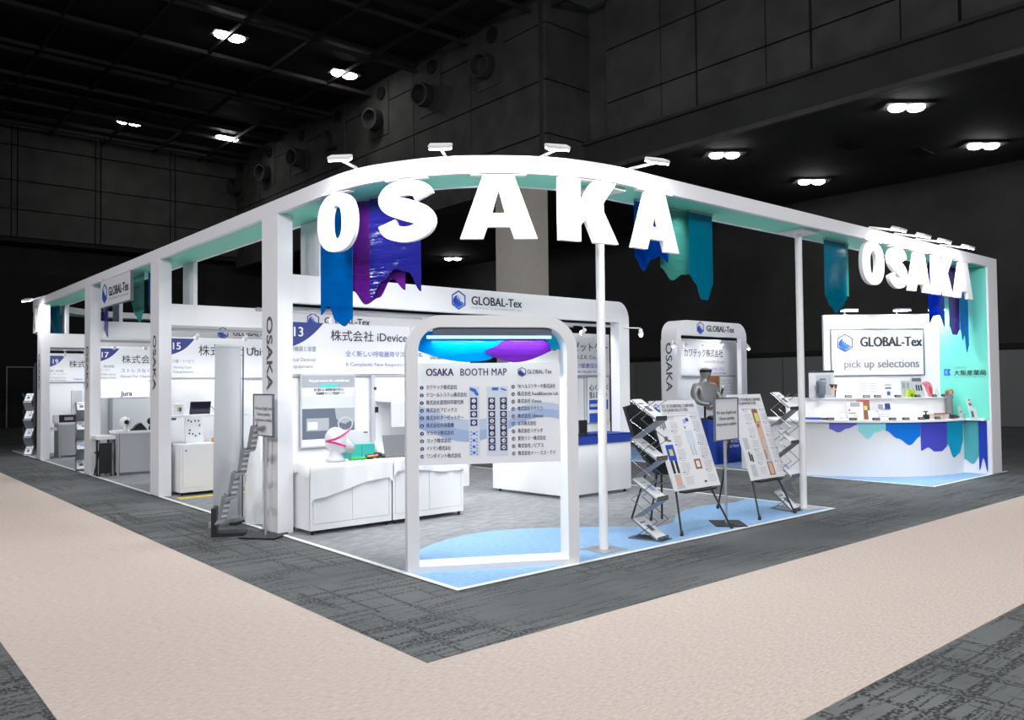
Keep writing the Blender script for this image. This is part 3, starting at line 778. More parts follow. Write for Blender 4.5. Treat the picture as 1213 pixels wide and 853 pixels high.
# ================================================================== HANGING ACRYLIC SHEETS
def sheet(p, q, h, edge, m, lab, grp, z=ZB):
    p, q = Vector((*p, 0)), Vector((*q, 0)); d = q - p; w_ = d.length; d.normalize()
    t = thing('acrylic_sheet', lab, 'hanging sheet', (p.x, p.y, z), 0, grp)
    b = B(); b.prism(wavy(w_, h, edge), (0, 0, 0), d, Z, 0.006); obj('sheet_body', b, m, t)
    b = B(); b.obox(d * w_ / 2 + Vector((0, 0, -0.01)), d, d.cross(Z), Z, w_ / 2, 0.012, 0.012); obj('clamp_rail', b, 'alu', t)
    return t
G = 'acrylic sheets at the front left corner'
sheet((0.20, 2.60), (0.30, 2.12), 1.22, (0.93, 0.86, 1.0, 1.04, 0.98), 'a_azure', 'bright blue hanging sheet behind the letter O', G)
sheet((0.32, 2.15), (0.60, 1.62), 1.02, (0.90, 1.04, 0.98, 0.80, 0.92), 'a_purple', 'purple hanging sheet left of the letter S', G)
sheet((0.38, 1.92), (0.62, 1.38), 0.90, (1.14, 0.94, 0.82, 0.86, 1.08), 'a_indigo', 'indigo hanging sheet behind the letter S', G)
G = 'acrylic sheets right of the corner'
sheet((2.52, 0.34), (3.05, 0.34), 0.74, (0.80, 0.98, 0.80, 0.74, 0.82), 'a_blue', 'deep blue hanging sheet behind the right letter A', G)
sheet((3.00, 0.40), (3.56, 0.40), 0.76, (0.86, 1.02, 0.92, 0.90), 'a_green', 'sea green hanging sheet between two blue ones', G)
sheet((3.40, 0.33), (3.82, 0.33), 0.98, (0.72, 0.80, 0.98, 0.98, 0.80), 'a_teal', 'longest teal blue hanging sheet right of the large word', G)
G = 'acrylic sheets before the counter word'
sheet((6.22, 0.30), (6.80, 0.30), 0.97, (0.78, 0.92, 1.0, 0.92, 0.80), 'a_teal', 'pointed teal hanging sheet beside the slim right pole', G)
sheet((6.74, 0.36), (6.98, 0.36), 0.72, (0.92, 0.98, 1.0), 'a_green', 'narrow green hanging sheet behind the pointed teal one', G)
G = 'acrylic sheets at the mint wall'
sheet((9.55, 0.36), (10.15, 0.36), 1.02, (0.96, 0.84, 0.82, 1.0), 'a_deep', 'dark blue hanging sheet behind the counter word letter K', G)
sheet((10.28, 0.34), (10.70, 0.34), 1.14, (0.88, 1.0, 1.0, 0.92), 'a_purple', 'purple hanging sheet before the mint wall', G)
sheet((10.62, 0.30), (10.96, 0.30), 1.42, (0.74, 0.86, 0.80, 1.0, 0.92), 'a_azure', 'longest blue hanging sheet beside the mint wall', G)
G = 'acrylic sheets along the left beam'
sheet((0.25, 11.55), (0.22, 10.8), 1.0, (0.96, 0.80, 0.96), 'a_indigo', 'blue forked hanging sheet below the side sign', G)
sheet((0.25, 9.45), (0.25, 8.78), 0.80, (0.60, 0.85, 1.0, 0.80), 'a_green', 'green pointed hanging sheet right of the side sign', G)
sheet((0.30, 8.72), (0.30, 8.50), 0.88, (0.60, 0.8, 1.0), 'a_azure', 'narrow blue hanging sheet next to the second column', G)
sheet((0.20, 16.1), (0.4, 15.5), 0.8, (0.9, 1.0, 0.9), 'a_teal', 'teal hanging sheet at the far end of the left beam', G)

# ================================================================== BOOTH MAP ARCH
AX = Vector((0.872506, -0.488603, 0)); AN = Vector((0.488603, 0.872506, 0))
arch = thing('map_arch', 'grey-white rounded arch frame holding the booth map at the stand corner', 'display frame', (0.1, 0.70, 0), math.atan2(-0.488603, 0.872506))
# local: x along frame, y back, z up
def rr(x0, x1, z0, z1, r, k=8):
    P = [(x0, z0), (x1, z0)]
    for i in range(k + 1):
        t = PI / 2 * i / k; P.append((x1 - r + r * math.cos(t), z1 - r + r * math.sin(t)))
    for i in range(k + 1):
        t = PI / 2 + PI / 2 * i / k; P.append((x0 + r + r * math.cos(t), z1 - r + r * math.sin(t)))
    return P
b = B(); b.ring(rr(-0.08, 1.42, 0.0, 2.185, 0.30), rr(0.018, 1.325, 0.055, 2.085, 0.20), (0, 0, 0), X, Z, 0.28)
obj('frame', b, 'archgrey', arch)
li = B(); li.ring(rr(0.0178, 1.3252, 0.0548, 2.0852, 0.20), rr(0.021, 1.322, 0.058, 2.082, 0.198), (0, 0.004, 0), X, Z, 0.272)
obj('inner_lining', li, 'letterwhite', arch, 'bright white inner lining')
aw2 = Vector((0.1, 0.7, 0)) + AX * 0.60 + AN * 0.16 + Vector((0, 0, 1.72))
for k in (-0.25, 0.28):
    spot(aw2 + AX * k, 26, 120, aw2 + AX * (k + 0.5) + Vector((0, 0, -1)), 0.03, 0.6, (0.97, 0.99, 1.0))
mb = obj('map_board', B().box(0.02, 1.27, 0.04, 0.055, 0.905, 1.775), 'board', arch)
obj('hanger_strip', B().box(0.15, 1.2, 0.035, 0.06, 2.02, 2.09), 'slate', arch)
obj('light_tube', B().tube((0.10, 0.062, 2.0), (1.20, 0.062, 2.0), 0.014, seg=10), 'tube', arch)
area_w = Vector((0.1, 0.7, 0)) + AX * 0.65 + AN * 0.10 + Vector((0, 0, 1.97))
area(area_w - AN * 0.07, 5, 1.0, 0.05, area_w + Vector((0, 0, -1)), 175, (0.6, 0.95, 1.0))
def topwave(pts, y, m, lab):
    b = B(); b.prism(pts, (0, y, 0), X, Z, 0.006); return obj('wave_sheet', b, m, arch, lab)
lowc = lambda f, x0, x1, k=16: [(x0 + (x1 - x0) * i / k, f((i / k))) for i in range(k + 1)]
P = lowc(lambda u: 1.885 - 0.10 * math.sin(PI * min(1, u * 1.25)) + 0.16 * max(0, u - 0.55) / 0.45, 0.02, 1.15) + [(1.15, 2.08), (0.08, 2.05), (0.02, 1.93)]
topwave(P, 0.08, 'a_sky', 'blue wave sheet')
P = lowc(lambda u: 1.88 - 0.10 * math.sin(PI * u ** 0.9), 0.60, 1.20) + [(1.19, 1.93), (1.15, 1.985), (1.03, 2.01), (0.90, 2.01), (0.78, 1.97), (0.70, 1.92)]
topwave(P, 0.072, 'a_purple', 'purple wave sheet')
P = lowc(lambda u: 1.93 - 0.03 * u, 0.02, 1.32) + [(1.32, 1.97), (1.26, 2.05), (1.15, 2.08), (0.2, 2.08), (0.06, 2.02)]
topwave(P, 0.22, 'a_cyan', 'cyan wave sheet')
# print on the map board
def mp_(px, py):
    s_ = 0.02 + (px - 495.5) / (670.5 - 495.5) * 1.25
    top = 430.0; bot = 551 + (548 - 551) * (px - 495.5) / 175
    return s_, 1.775 - (py - top) / (bot - top) * 0.87
fr = 0.0385
def bx_(px, py): a, c = mp_(px, py); return (a, fr, c)
# pale wave bands
def band(top, bot, m, y):
    P = [mp_(x, yy) for x, yy in bot] + [mp_(x, yy) for x, yy in top][::-1]
    b = B(); b.prism([(a, c) for a, c in P], (0, y, 0), X, Z, 0.001); obj('wave_band', b, m, arch)
xs = [496 + 9.6 * i for i in range(19)]
f1 = lambda x: 494 + 14 * math.sin((x - 515) / 175 * 2 * PI * 0.95) * 0.9
band([(x, f1(x) - 6 - 3 * math.sin((x - 500) / 40)) for x in xs], [(x, f1(x) + 10) for x in xs], 'wave2', 0.0392)
band([(x, f1(x) + 4) for x in xs], [(x, f1(x) + 17 + 4 * math.cos((x - 490) / 45)) for x in xs], 'wave1', 0.0388)
texts('title', [('OSAKA', bx_(505, 445), X, Z, 0.088, {'w': 0.235, 'bold': 0.022}), ('BOOTH MAP', bx_(546, 445), X, Z, 0.088, {'w': 0.405, 'bold': 0.012, 'space': 1.06}),
                ('GLOBAL-Tex', bx_(629, 443), X, Z, 0.05, {'w': 0.22, 'bold': 0.01})], 'inknavy', arch)
logo(arch, bx_(622.5, 441), X, Z, 0.042, 'inknavy', 'logo')
left = ['カワテック株式会社', 'テコールシステム株式会社', '株式会社直営科学研究所', '株式会社アビックス', '株式会社オーゼットケー', '株式会社内海電機', 'サカクラ株式会社', 'ヨック株式会社', 'イトマン株式会社', 'ワンポイント株式会社']
lw = [37, 49, 45, 37, 45, 33, 33, 29, 29, 41]
right = ['TKヘルスリサーチ株式会社', '株式会社 Food&Exercise Lab', '株式会社 iDevice', '株式会社テクリコ', '株式会社 Ubitone', '太洋株式会社', '株式会社リゲッタ', '東光リミー株式会社', '株式会社ノビアス', '株式会社イー・エス・アイ']
rw = [48, 51, 30, 31, 32, 23, 31, 35, 32, 47]
its = []; dots = B(); nums = []
for i in range(10):
    py = 459.2 + i * 9.05
    its.append((left[i], bx_(505, py + 1.6), X, Z, 0.042, {'w': lw[i] * 0.00714, 'bold': 0.012}))
    pyr = 458.6 + i * 8.85
    its.append((right[i], bx_(616.5, pyr + 1.6), X, Z, 0.042, {'w': rw[i] * 0.00714, 'bold': 0.012}))
    for (px, pp, n) in ((500, py, i + 1), (611.3, pyr, i + 11)):
        a, c = mp_(px, pp); obj('number_dot', B().tube((a, fr + 0.001, c), (a, fr, c), 0.0165, seg=14), 'inknavy', arch)
        nums.append((str(n), (a, fr - 0.001, c - 0.009), X, Z, 0.024, {'align': 'CENTER', 'bold': 0.02}))
texts('company_names', its, 'inknavy', arch)
texts('numbers', nums, 'board', arch)
# map plan: columns and booth squares
pl = B()
for (x0, x1, y0, y1) in ((556.5, 569.5, 458, 540), (578.5, 604.5, 458, 540)):
    a0, c1 = mp_(x0, y0); a1, c0 = mp_(x1, y1); pl.box(a0, a1, 0.0375, 0.0392, c0, c1)
obj('map_plan', pl, 'board2', arch)
dn = []
n = 1
for (px, ys) in ((562.5, (474, 481, 490, 500)), (584.5, (474, 481, 490, 498, 506, 513, 521.5, 529.5)), (599, (474, 481, 490, 498, 506, 513, 521.5, 529.5))):
    for yy in ys:
        a, c = mp_(px, yy + 1); obj('booth_square', B().box(a - 0.030, a + 0.030, 0.0362, 0.0375, c - 0.027, c + 0.027), 'inknavy', arch)
        obj('booth_circle', B().tube((a, 0.0360, c), (a, 0.0352, c), 0.018, seg=14), 'board', arch); dn.append((str(n), (a, 0.0345, c - 0.009), X, Z, 0.026, {'align': 'CENTER', 'bold': 0.02})); n += 1
texts('booth_numbers', dn, 'inknavy', arch)
tb = B()
for yy in (514, 522, 529.5, 536.5):
    a, c = mp_(562.5, yy); tb.box(a - 0.012, a + 0.012, 0.0362, 0.0375, c - 0.010, c + 0.010)
    for dx in (-0.025, 0.025):
        for dz in (-0.014, 0.014): tb.tube((a + dx, 0.0375, c + dz), (a + dx, 0.0362, c + dz), 0.006, seg=8)
a, c = mp_(589, 461); tb.box(a - 0.028, a + 0.028, 0.0362, 0.0375, c - 0.012, c + 0.012)
b_ = [mp_(558, 459), mp_(565, 461), mp_(569, 468), mp_(565.5, 469), mp_(562.5, 464.5), mp_(558, 462.5)]
tb.prism(b_[::-1], (0, 0.0362, 0), X, Z, 0.001); b_ = [mp_(596, 459.5), mp_(603, 462), mp_(602, 463.5), mp_(596, 461.5)]
tb.prism(b_[::-1], (0, 0.0362, 0), X, Z, 0.001)
obj('map_symbols', tb, 'logo2', arch)
area((-2.3, -2.2, 3.3), 0, 0.3, 0.3, (0.5, 0.5, 1.4)) if False else None

# ================================================================== LEFT BOOTH CABINETS (13)
def cabinet(x, y, w_, d_, h, lab, doors=2, grp=None, bodym='white', doorm='white', rotz=0.0):
    t = thing('display_cabinet', lab, 'cabinet', (x, y, 0), rotz, grp)
    obj('carcass', B().box(0, w_, 0.012, d_, 0.055, h), bodym, t)
    obj('plinth_rail', B().box(0.0, w_, 0.0, 0.02, 0.055, 0.12).box(0.0, 0.03, 0.0, 0.02, 0.12, h).box(w_ - 0.03, w_, 0.0, 0.02, 0.12, h), bodym, t)
    for (fx, fy) in ((0.04, 0.04), (w_ - 0.04, 0.04), (0.04, d_ - 0.04), (w_ - 0.04, d_ - 0.04)):
        obj('foot', B().tube((fx, fy, 0.006), (fx, fy, 0.055), 0.016, seg=8), 'blackm', t)
    for i in range(doors):
        a0 = 0.034 + (w_ - 0.068) * i / doors; a1 = 0.034 + (w_ - 0.068) * (i + 1) / doors
        dr = obj('door', B().box(a0 + 0.003, a1 - 0.003, 0.0, 0.012, 0.125, h - 0.01), doorm, t)
        kx = a0 + 0.05 if i == 0 else a1 - 0.05
        obj('lock', B().tube((kx, 0.0, h - 0.09), (kx, -0.008, h - 0.09), 0.011, seg=10), 'black', dr)
    return t
cabinet(0.21, 2.87, 1.0, 0.52, 0.735, 'low white two-door cabinet beside the front column, half covered by cloth', grp='white cabinets of booth 13')
cabinet(1.23, 2.87, 1.0, 0.52, 0.735, 'low white two-door cabinet seen through the arch, half covered by cloth', grp='white cabinets of booth 13')

def draped(name, x0, x1, y0, y1, z, drop, lab, m='cloth', cornerdrop=0.0, side=0.12, seed=1, back=0.0):
    rnd = random.Random(seed); b = B(); t = 0.0
    nx, ny = 26, 8
    rows = []
    def fold(u): return 0.010 * math.sin(u * 21 + seed) + 0.007 * math.sin(u * 47 + 2 * seed)
    for i in range(nx + 1):
        u = i / nx; x = x0 + (x1 - x0) * u; row = []
        dr = drop + 0.03 * math.sin(u * 5 + seed) - cornerdrop * u + (0.05 if i in (0, nx) else 0)
        for j in range(6):
            v = 1 - j / 5; row.append((x + fold(u) * v * 0.5, y0 - 0.012 + fold(u) * v * 1.2 - 0.01 * v, z - dr * v))
        for j in range(1, 5): row.append((x, y0 + (y1 - y0) * j / 4, z + 0.004 * math.sin(u * 9 + j)))
        rows.append([b.bm.verts.new(p) for p in row])
    for a, c in zip(rows, rows[1:]):
        for k in range(len(a) - 1): b.bm.faces.new((a[k], c[k], c[k + 1], a[k + 1]))
    # left and right hanging sides
    for rr_, sx in ((rows[0], x0 - 0.012), (rows[-1], x1 + 0.012)):
        top = rr_[5:]; low_ = [b.bm.verts.new((sx, v.co.y, z - side * (1 + 0.25 * math.sin(k * 2 + seed)))) for k, v in enumerate(top)]
        for k in range(len(top) - 1): b.bm.faces.new((top[k], top[k + 1], low_[k + 1], low_[k]))
        b.bm.faces.new((top[0], low_[0], rr_[2], rr_[3])) if False else None
    return tag(obj(name, b, m, smooth=True), lab, 'tablecloth')
draped('tablecloth', 0.20, 1.21, 2.86, 3.40, 0.755, 0.34, 'white cloth draped over the cabinet next to the front column', seed=1, cornerdrop=0.12)
draped('tablecloth', 1.23, 2.26, 2.86, 3.40, 0.752, 0.17, 'white cloth draped over the cabinet seen through the arch', seed=4)

# poster on the wall of booth 13
t = thing('wall_poster', 'grey product poster in a silver frame on the rear wall of booth 13', 'poster', (1.14, 4.96, 0.78))
obj('frame', B().box(-0.02, 0.80, 0.0, 0.03, -0.02, 0.965), 'lgrey', t)
obj('poster_sheet', B().box(0.0, 0.78, -0.004, 0.0, 0.0, 0.945), 'board', t)
obj('header_band', B().box(0.0, 0.78, -0.006, -0.004, 0.78, 0.945), 'greyprint', t)
obj('badge', B().box(0.27, 0.53, -0.008, -0.006, 0.785, 0.83), 'teal', t)
obj('middle_band', B().box(0.0, 0.78, -0.006, -0.004, 0.50, 0.665), 'mist', t)
obj('photo_band', B().box(0.0, 0.78, -0.006, -0.004, 0.09, 0.50), 'slate', t)
obj('face_print', B().prism([(0.48, 0.50), (0.50, 0.36), (0.56, 0.30), (0.64, 0.28), (0.72, 0.32), (0.78, 0.30), (0.78, 0.50)], (0, -0.007, 0), X, Z, 0.001), 'greyprint', t)
obj('mask_print', B().ring([(0.64 + 0.12 * math.cos(k * PI / 8), 0.28 + 0.10 * math.sin(k * PI / 8)) for k in range(16)], [(0.64 + 0.10 * math.cos(k * PI / 8), 0.28 + 0.08 * math.sin(k * PI / 8)) for k in range(16)], (0, -0.009, 0), X, Z, 0.001), 'lgrey', t)
obj('card_print', B().box(0.06, 0.39, -0.008, -0.006, 0.20, 0.37), 'greyprint', t)
obj('card_patch', B().box(0.08, 0.22, -0.010, -0.008, 0.22, 0.32), 'board', t)
texts('lettering', [('鼻を覆わない新発想の鼻を塞がない', (0.17, -0.007, 0.735), X, Z, 0.045, {'w': 0.46, 'bold': 0.02}), ('“快適睡眠”のマスク型治療マスク', (0.19, -0.007, 0.685), X, Z, 0.045, {'w': 0.44, 'bold': 0.02})], 'ink', t)
texts('lettering', [('Sleep apnea treatment with a comfortable mask', (0.1, -0.008, 0.86), X, Z, 0.05, {'w': 0.6, 'bold': 0.02})], 'board', t)

# wall fittings: cable pole and white shelf box
t = thing('wall_cable', 'white cable duct with black sockets on the rear wall of booth 13', 'cable duct', (2.19, 4.94, 0.8))
obj('duct', B().box(0, 0.06, 0, 0.04, 0, 0.93), 'lgrey', t); obj('socket', B().box(0.05, 0.09, -0.03, 0.0, 0.40, 0.48), 'black', t); obj('socket', B().box(0.04, 0.07, -0.02, 0.0, 0.72, 0.76), 'black', t)
t = thing('wall_shelf', 'white boxed wall shelf with teal-edged cards left of the arch', 'shelf', (2.30, 4.60, 1.02))
obj('shelf_front', B().box(0, 1.5, 0, 0.02, -0.02, 0.33), 'lgrey', t); obj('shelf_top', B().box(0, 1.5, 0, 0.42, 0.33, 0.35), 'white', t)
for i, x in enumerate((0.34, 0.64)):
    c = tag(obj('product_card', B().box(2.30 + x, 2.30 + x + 0.12, 4.7, 4.71, 1.37, 1.55), 'board'), ('small white card standing on the boxed shelf', 'white card with teal edge on the boxed shelf')[i], 'card')
    obj('colour_edge', B().box(2.30 + x + 0.105, 2.30 + x + 0.122, 4.697, 4.699, 1.37, 1.55), 'teal', c)

# goods on the left cabinets
hd = thing('head_model', 'white head model wearing a mask held by pink straps', 'head model', (0.60, 3.04, 0.76))
hd.scale = (1.25, 1.25, 1.2)
b = B(); b.lathe([(0.09, 0), (0.07, 0.03), (0.055, 0.07), (0.055, 0.12)], (0, 0, 0), 16, 1, 1); b.ball((0, 0.0, 0.19), 0.105, 0.88, 1.08, 1.15, 18)
b.ball((0.07, -0.10, 0.17), 0.018, 1, 1, 1.6, 8); b.ball((0.03, -0.05, 0.12), 0.06, 1, 1, 0.8, 10)
obj('head', b, 'board', hd, smooth=True)
b = B()
for (z1, z2) in ((0.20, 0.29), (0.17, 0.115)):
    pts = [(-0.102, -0.02, 0.185)] + [(-0.095 + 0.19 * k / 5, -0.065 - 0.055 * math.sin(PI * k / 6), 0.185 + (z2 - 0.185) * k / 5) for k in range(1, 6)]
    for p1, p2 in zip(pts, pts[1:]): b.tube(p1, p2, 0.009, seg=6)
obj('strap', b, 'pink', hd)
b = B(); b.lathe([(0.055, 0), (0.05, 0.03), (0.02, 0.06)], (0.075, -0.09, 0.125), 12, axis=(0.5, -0.85, -0.1)); obj('mask', b, 'lgrey', hd)
t = tag(obj('product_box', B().box(0.82, 1.12, 3.08, 3.32, 0.755, 0.92), 'teal'), 'teal carton under the white box on the cloth', 'box')
obj('box_seam', B().box(0.95, 0.955, 3.078, 3.08, 0.76, 0.915), 'slate', t)
t = tag(obj('product_box', B().box(0.77, 1.05, 3.10, 3.32, 0.922, 1.07), 'board'), 'white carton stacked on the teal carton', 'box')
obj('box_mark', B().box(0.99, 1.04, 3.098, 3.10, 1.045, 1.06), 'slate', t)
b = B()
for i in range(5):
    x = 0.74 + i * 0.045; b.ball((x, 2.96 - 0.02 * (i % 2), 0.775), 0.026, 1.2, 1, 0.7, 8)
tag(obj('small_toy', b, 'green', smooth=True), 'green plastic samples lying in front of the teal carton', 'sample')
t = thing('face_mask', 'black breathing mask with orange clip lying beside the teal carton', 'mask', (0.98, 2.96, 0.765))
b = B(); b.ball((0, 0, 0.02), 0.05, 1.3, 0.9, 0.6, 10).ball((0.12, 0.02, 0.03), 0.05, 1.2, 0.9, 0.7, 10); obj('mask_shell', b, 'black', t, smooth=True)
b = B(); b.tube((-0.05, -0.04, 0.03), (0.08, -0.05, 0.035), 0.01, seg=6); obj('clip', b, 'orange', t)
t = thing('laptop', 'open grey laptop with its lid back towards the aisle on the cloth', 'laptop', (1.16, 2.98, 0.76), 0.0)
obj('keyboard_base', B().box(0, 0.42, 0, 0.28, 0, 0.018), 'blackm', t)
b = B(); b.obox((0.21, -0.035, 0.13), (1, 0, 0), (0, 0.97, -0.25), (0, 0.25, 0.97), 0.21, 0.006, 0.125); obj('lid', b, 'greym', t)
t = thing('round_tray', 'small white jar behind the teal carton', 'jar', (1.17, 3.22, 0.76)); obj('jar_body', B().lathe([(0.05, 0), (0.06, 0.08), (0.05, 0.12)]), 'glassjar', t)

# ================================================================== COUNTER UNDER THE RIGHT SIGN
t = thing('service_counter', 'large white L-shaped counter right of the arch', 'counter', (4.0, 2.85, 0))
obj('front_panel', B().box(0, 1.27, 0.0, 0.03, 0.05, 0.82), 'white', t)
obj('side_panel', B().prism([(0, 0.05), (1.45, 0.05), (1.45, 0.82), (0, 0.82)], (-0.0, 0, 0), (-0.08, 0.9968, 0), Z, 0.03), 'white', t)
obj('side_panel', B().box(1.24, 1.27, 0.03, 0.5, 0.05, 0.82), 'white', t)
obj('worktop', B().prism([(-0.01, -0.01), (1.28, -0.01), (1.28, 0.55), (0.5, 0.55), (0.40, 1.45), (-0.13, 1.45)], (0, 0, 0.845), X, Y, 0.025), 'white', t)
for p in ((0.05, 0.06), (1.2, 0.06), (-0.06, 1.38)): obj('foot', B().tube((*p, 0.006), (*p, 0.05), 0.018, seg=8), 'blackm', t)
b = B()
tc_ = tag(obj('tablecloth', B().box(4.04, 5.29, 2.825, 2.835, 0.735, 0.86).box(4.04, 5.29, 2.825, 3.42, 0.848, 0.858).box(5.28, 5.29, 2.83, 3.4, 0.735, 0.86), 'blue_cloth'), 'royal blue runner covering the top of the white counter', 'tablecloth')
# things on the right counter and wall
for (x, z0, ww, hh, m, lab) in ((5.62, 0.92, 0.62, 0.74, 'board', 'white poster with a yellow organ drawing behind the counter'), (6.33, 0.90, 0.55, 0.78, 'board', 'white poster with bold lettering and blue photos near the portal leg')):
    t = thing('wall_poster', lab, 'poster', (x, 4.72, z0)); obj('poster_sheet', B().box(0, ww, 0, 0.012, 0, hh), m, t)
    obj('edge_strip', B().box(ww - 0.012, ww, -0.004, 0, 0, hh), 'inkgrey', t)
    if 'yellow' in lab:
        obj('drawing', B().ring([(0.25 + 0.14 * math.cos(k * PI / 8), 0.42 + 0.17 * math.sin(k * PI / 8)) for k in range(16)], [(0.23 + 0.10 * math.cos(k * PI / 8), 0.43 + 0.13 * math.sin(k * PI / 8)) for k in range(16)], (0, -0.003, 0), X, Z, 0.002), 'slate', t)
        b = B(); b.tube((0.23, -0.003, 0.42), (0.23, 0, 0.42), 0.11, seg=14); obj('drawing_fill', b, 'yellowp', t)
        texts('lettering', [('Smart OZK', (0.02, -0.004, 0.66), X, Z, 0.05, {})], 'ink', t)
    else:
        texts('lettering', [('心くらべ', (0.03, -0.004, 0.56), X, Z, 0.12, {'bold': 0.02}), ('見える・想い', (0.03, -0.004, 0.43), X, Z, 0.12, {'bold': 0.02, 'w': 0.44})], 'ink', t)
        obj('photo', B().box(0.03, 0.50, -0.004, 0, 0.22, 0.39), 'blueprint', t); obj('photo_light', B().box(0.05, 0.36, -0.006, -0.004, 0.27, 0.32), 'mist', t)
        obj('photo', B().box(0.03, 0.37, -0.004, 0, -0.0, 0.16), 'blueprint', t)
t = thing('tablet_display', 'black tablet on a stand on the royal blue counter runner', 'tablet', (4.20, 3.1, 0.86))
b = B(); b.obox((0, 0, 0.13), (0.9, -0.3, 0), (0.28, 0.9, 0.3), (0, -0.3, 0.95), 0.09, 0.008, 0.13); obj('tablet_body', b, 'black', t)
t = thing('photo_stand', 'small photo panel of pink faces standing on the blue runner', 'photo panel', (4.42, 3.2, 0.86))
obj('panel', B().box(-0.09, 0.11, 0, 0.01, 0, 0.22), 'skin', t); obj('panel_top', B().ring([(-0.07, 0.15), (0.09, 0.15), (0.09, 0.25), (-0.07, 0.25)], [(-0.03, 0.17), (0.05, 0.17), (0.05, 0.22), (-0.03, 0.22)], (0, -0.004, 0), X, Z, 0.002), 'brown', t)
t = thing('small_monitor', 'small black monitor between posters on the blue runner', 'monitor', (4.66, 3.2, 0.86)); obj('screen_body', B().box(-0.07, 0.08, 0, 0.03, 0.02, 0.19), 'black', t); obj('stand_foot', B().box(-0.04, 0.04, -0.04, 0.05, 0, 0.02), 'black', t)
t = thing('phone_row', 'dark handheld devices laid flat on the blue runner', 'device', (4.3, 2.93, 0.86)); obj('device_body', B().box(-0.15, 0.12, -0.05, 0.03, 0, 0.02).box(0.16, 0.32, -0.04, 0.03, 0, 0.015), 'black', t)

# ================================================================== BAY BEHIND FRONT COLUMN (15)
cabinet(0.245, 7.02, 0.95, 0.62, 0.75, 'single-door white cabinet below the tablet shelf of booth 15', doors=1)
tag(obj('floor_tape', B().box(0.14, 1.4, 6.72, 6.86, 0.0, 0.013), 'yellow'), 'yellow tape strip on the carpet in front of the booth 15 cabinet', 'tape')
t = thing('wall_shelf', 'white wall shelf carrying the tablet in booth 15', 'shelf', (0.30, 7.62, 1.15))
obj('shelf_board', B().box(-0.13, 1.1, -0.22, 0.12, -0.02, 0.01), 'white', t); obj('shelf_bracket', B().box(-0.05, 0.05, -0.1, 0.1, -0.06, -0.02), 'slate', t)
obj('back_panel', B().box(-0.06, 1.2, 0.12, 0.14, 0.0, 0.55), 'white2', t)
t = thing('tablet_display', 'black tablet leaning on the white shelf of booth 15', 'tablet', (0.72, 7.55, 1.165))
b = B(); b.obox((0, 0, 0.10), (1, 0, 0), (0, 0.96, 0.26), (0, -0.26, 0.96), 0.155, 0.008, 0.10); obj('tablet_body', b, 'black', t)
b = B(); b.obox((0, -0.010, 0.10), (1, 0, 0), (0, 0.96, 0.26), (0, -0.26, 0.96), 0.14, 0.004, 0.085); obj('screen', b, 'screen', t)
b = B(); b.tube((0.17, 0.0, 0.12), (0.23, -0.1, 0), 0.006, seg=6); b.tube((0.23, -0.1, 0.0), (0.27, -0.16, -0.34), 0.006, seg=6); obj('cable', b, 'slate', t)
t = thing('product_card', 'small white leaflet with green and blue mark on the shelf of booth 15', 'card', (0.38, 7.50, 1.16)); obj('card_sheet', B().box(-0.06, 0.07, 0, 0.005, 0, 0.17), 'board', t)
obj('mark', B().box(-0.02, 0.01, -0.002, 0, 0.06, 0.12), 'lime', t); obj('mark', B().box(0.012, 0.04, -0.002, 0, 0.06, 0.12), 'navy', t)
t = thing('sample_board', 'white panel with dark dots leaning on the booth 15 cabinet', 'display board', (0.48, 7.30, 0.75))
b = B(); b.obox((0.07, 0.05, 0.21), (1, 0, 0), (0, 0.97, -0.22), (0, 0.22, 0.97), 0.13, 0.006, 0.21); obj('panel', b, 'board', t)
b = B()
for i, (u, v) in enumerate(((-0.07, 0.13), (-0.03, 0.11), (0.03, 0.12), (0.08, 0.12), (0.09, 0.05), (-0.07, -0.07), (-0.02, -0.08), (0.02, -0.11), (0.08, -0.08), (-0.06, -0.02))):
    b.obox((0.07 + u, 0.05 - 0.009 + 0.22 * v, 0.21 + 0.97 * v), (1, 0, 0), (0, 0.97, -0.22), (0, 0.22, 0.97), 0.010, 0.003, 0.012)
obj('dots', b, 'ink', t)
for i, (x, m, lab) in enumerate(((0.84, 'orange', 'orange and white product card on the booth 15 cabinet'), (1.05, 'skyb', 'blue and white product card on the booth 15 cabinet'))):
    t = thing('product_card', lab, 'card', (x, 7.2, 0.75)); obj('card_sheet', B().box(-0.085, 0.085, 0, 0.006, 0, 0.17), 'board', t); obj('card_print', B().box(-0.08, 0.08, -0.002, 0, 0.0 if i == 0 else 0.09, 0.07 if i == 0 else 0.16), m, t)
    obj('card_print', B().ball((0, 0, 0.12 if i == 0 else 0.05), 0.03, 1, 0.1, 1, 8), m, t)
tag(obj('shelf_back', B().box(0.3, 1.6, 8.3, 8.32, 0, 1.15), 'white2'), 'pinkish white partition behind the booth 15 cabinet', 'wall panel')

# roll-up banner seen from behind, with its pole
t = thing('rollup_banner', 'pale grey roll-up banner seen from behind, standing beside the front column', 'banner', (-0.12, 4.26, 0), math.atan2(0.223, 0.413))
b = B(); b.prism([(-0.26, 0.06), (0.24, 0.06), (0.215, 2.06), (-0.22, 2.06)], (0, 0, 0), X, Z, 0.004); obj('banner_sheet', b, 'lgrey', t)
obj('top_rail', B().box(-0.23, 0.225, -0.01, 0.012, 2.05, 2.075), 'alu', t)
obj('pole', B().tube((0.20, -0.03, 0.05), (0.23, -0.02, 2.06), 0.009, seg=8), 'slate', t)
obj('base', B().box(-0.28, 0.26, -0.05, 0.05, 0.0, 0.06), 'alu', t)
obj('foot', B().box(-0.05, 0.30, -0.13, -0.05, 0.0, 0.02), 'black', t)
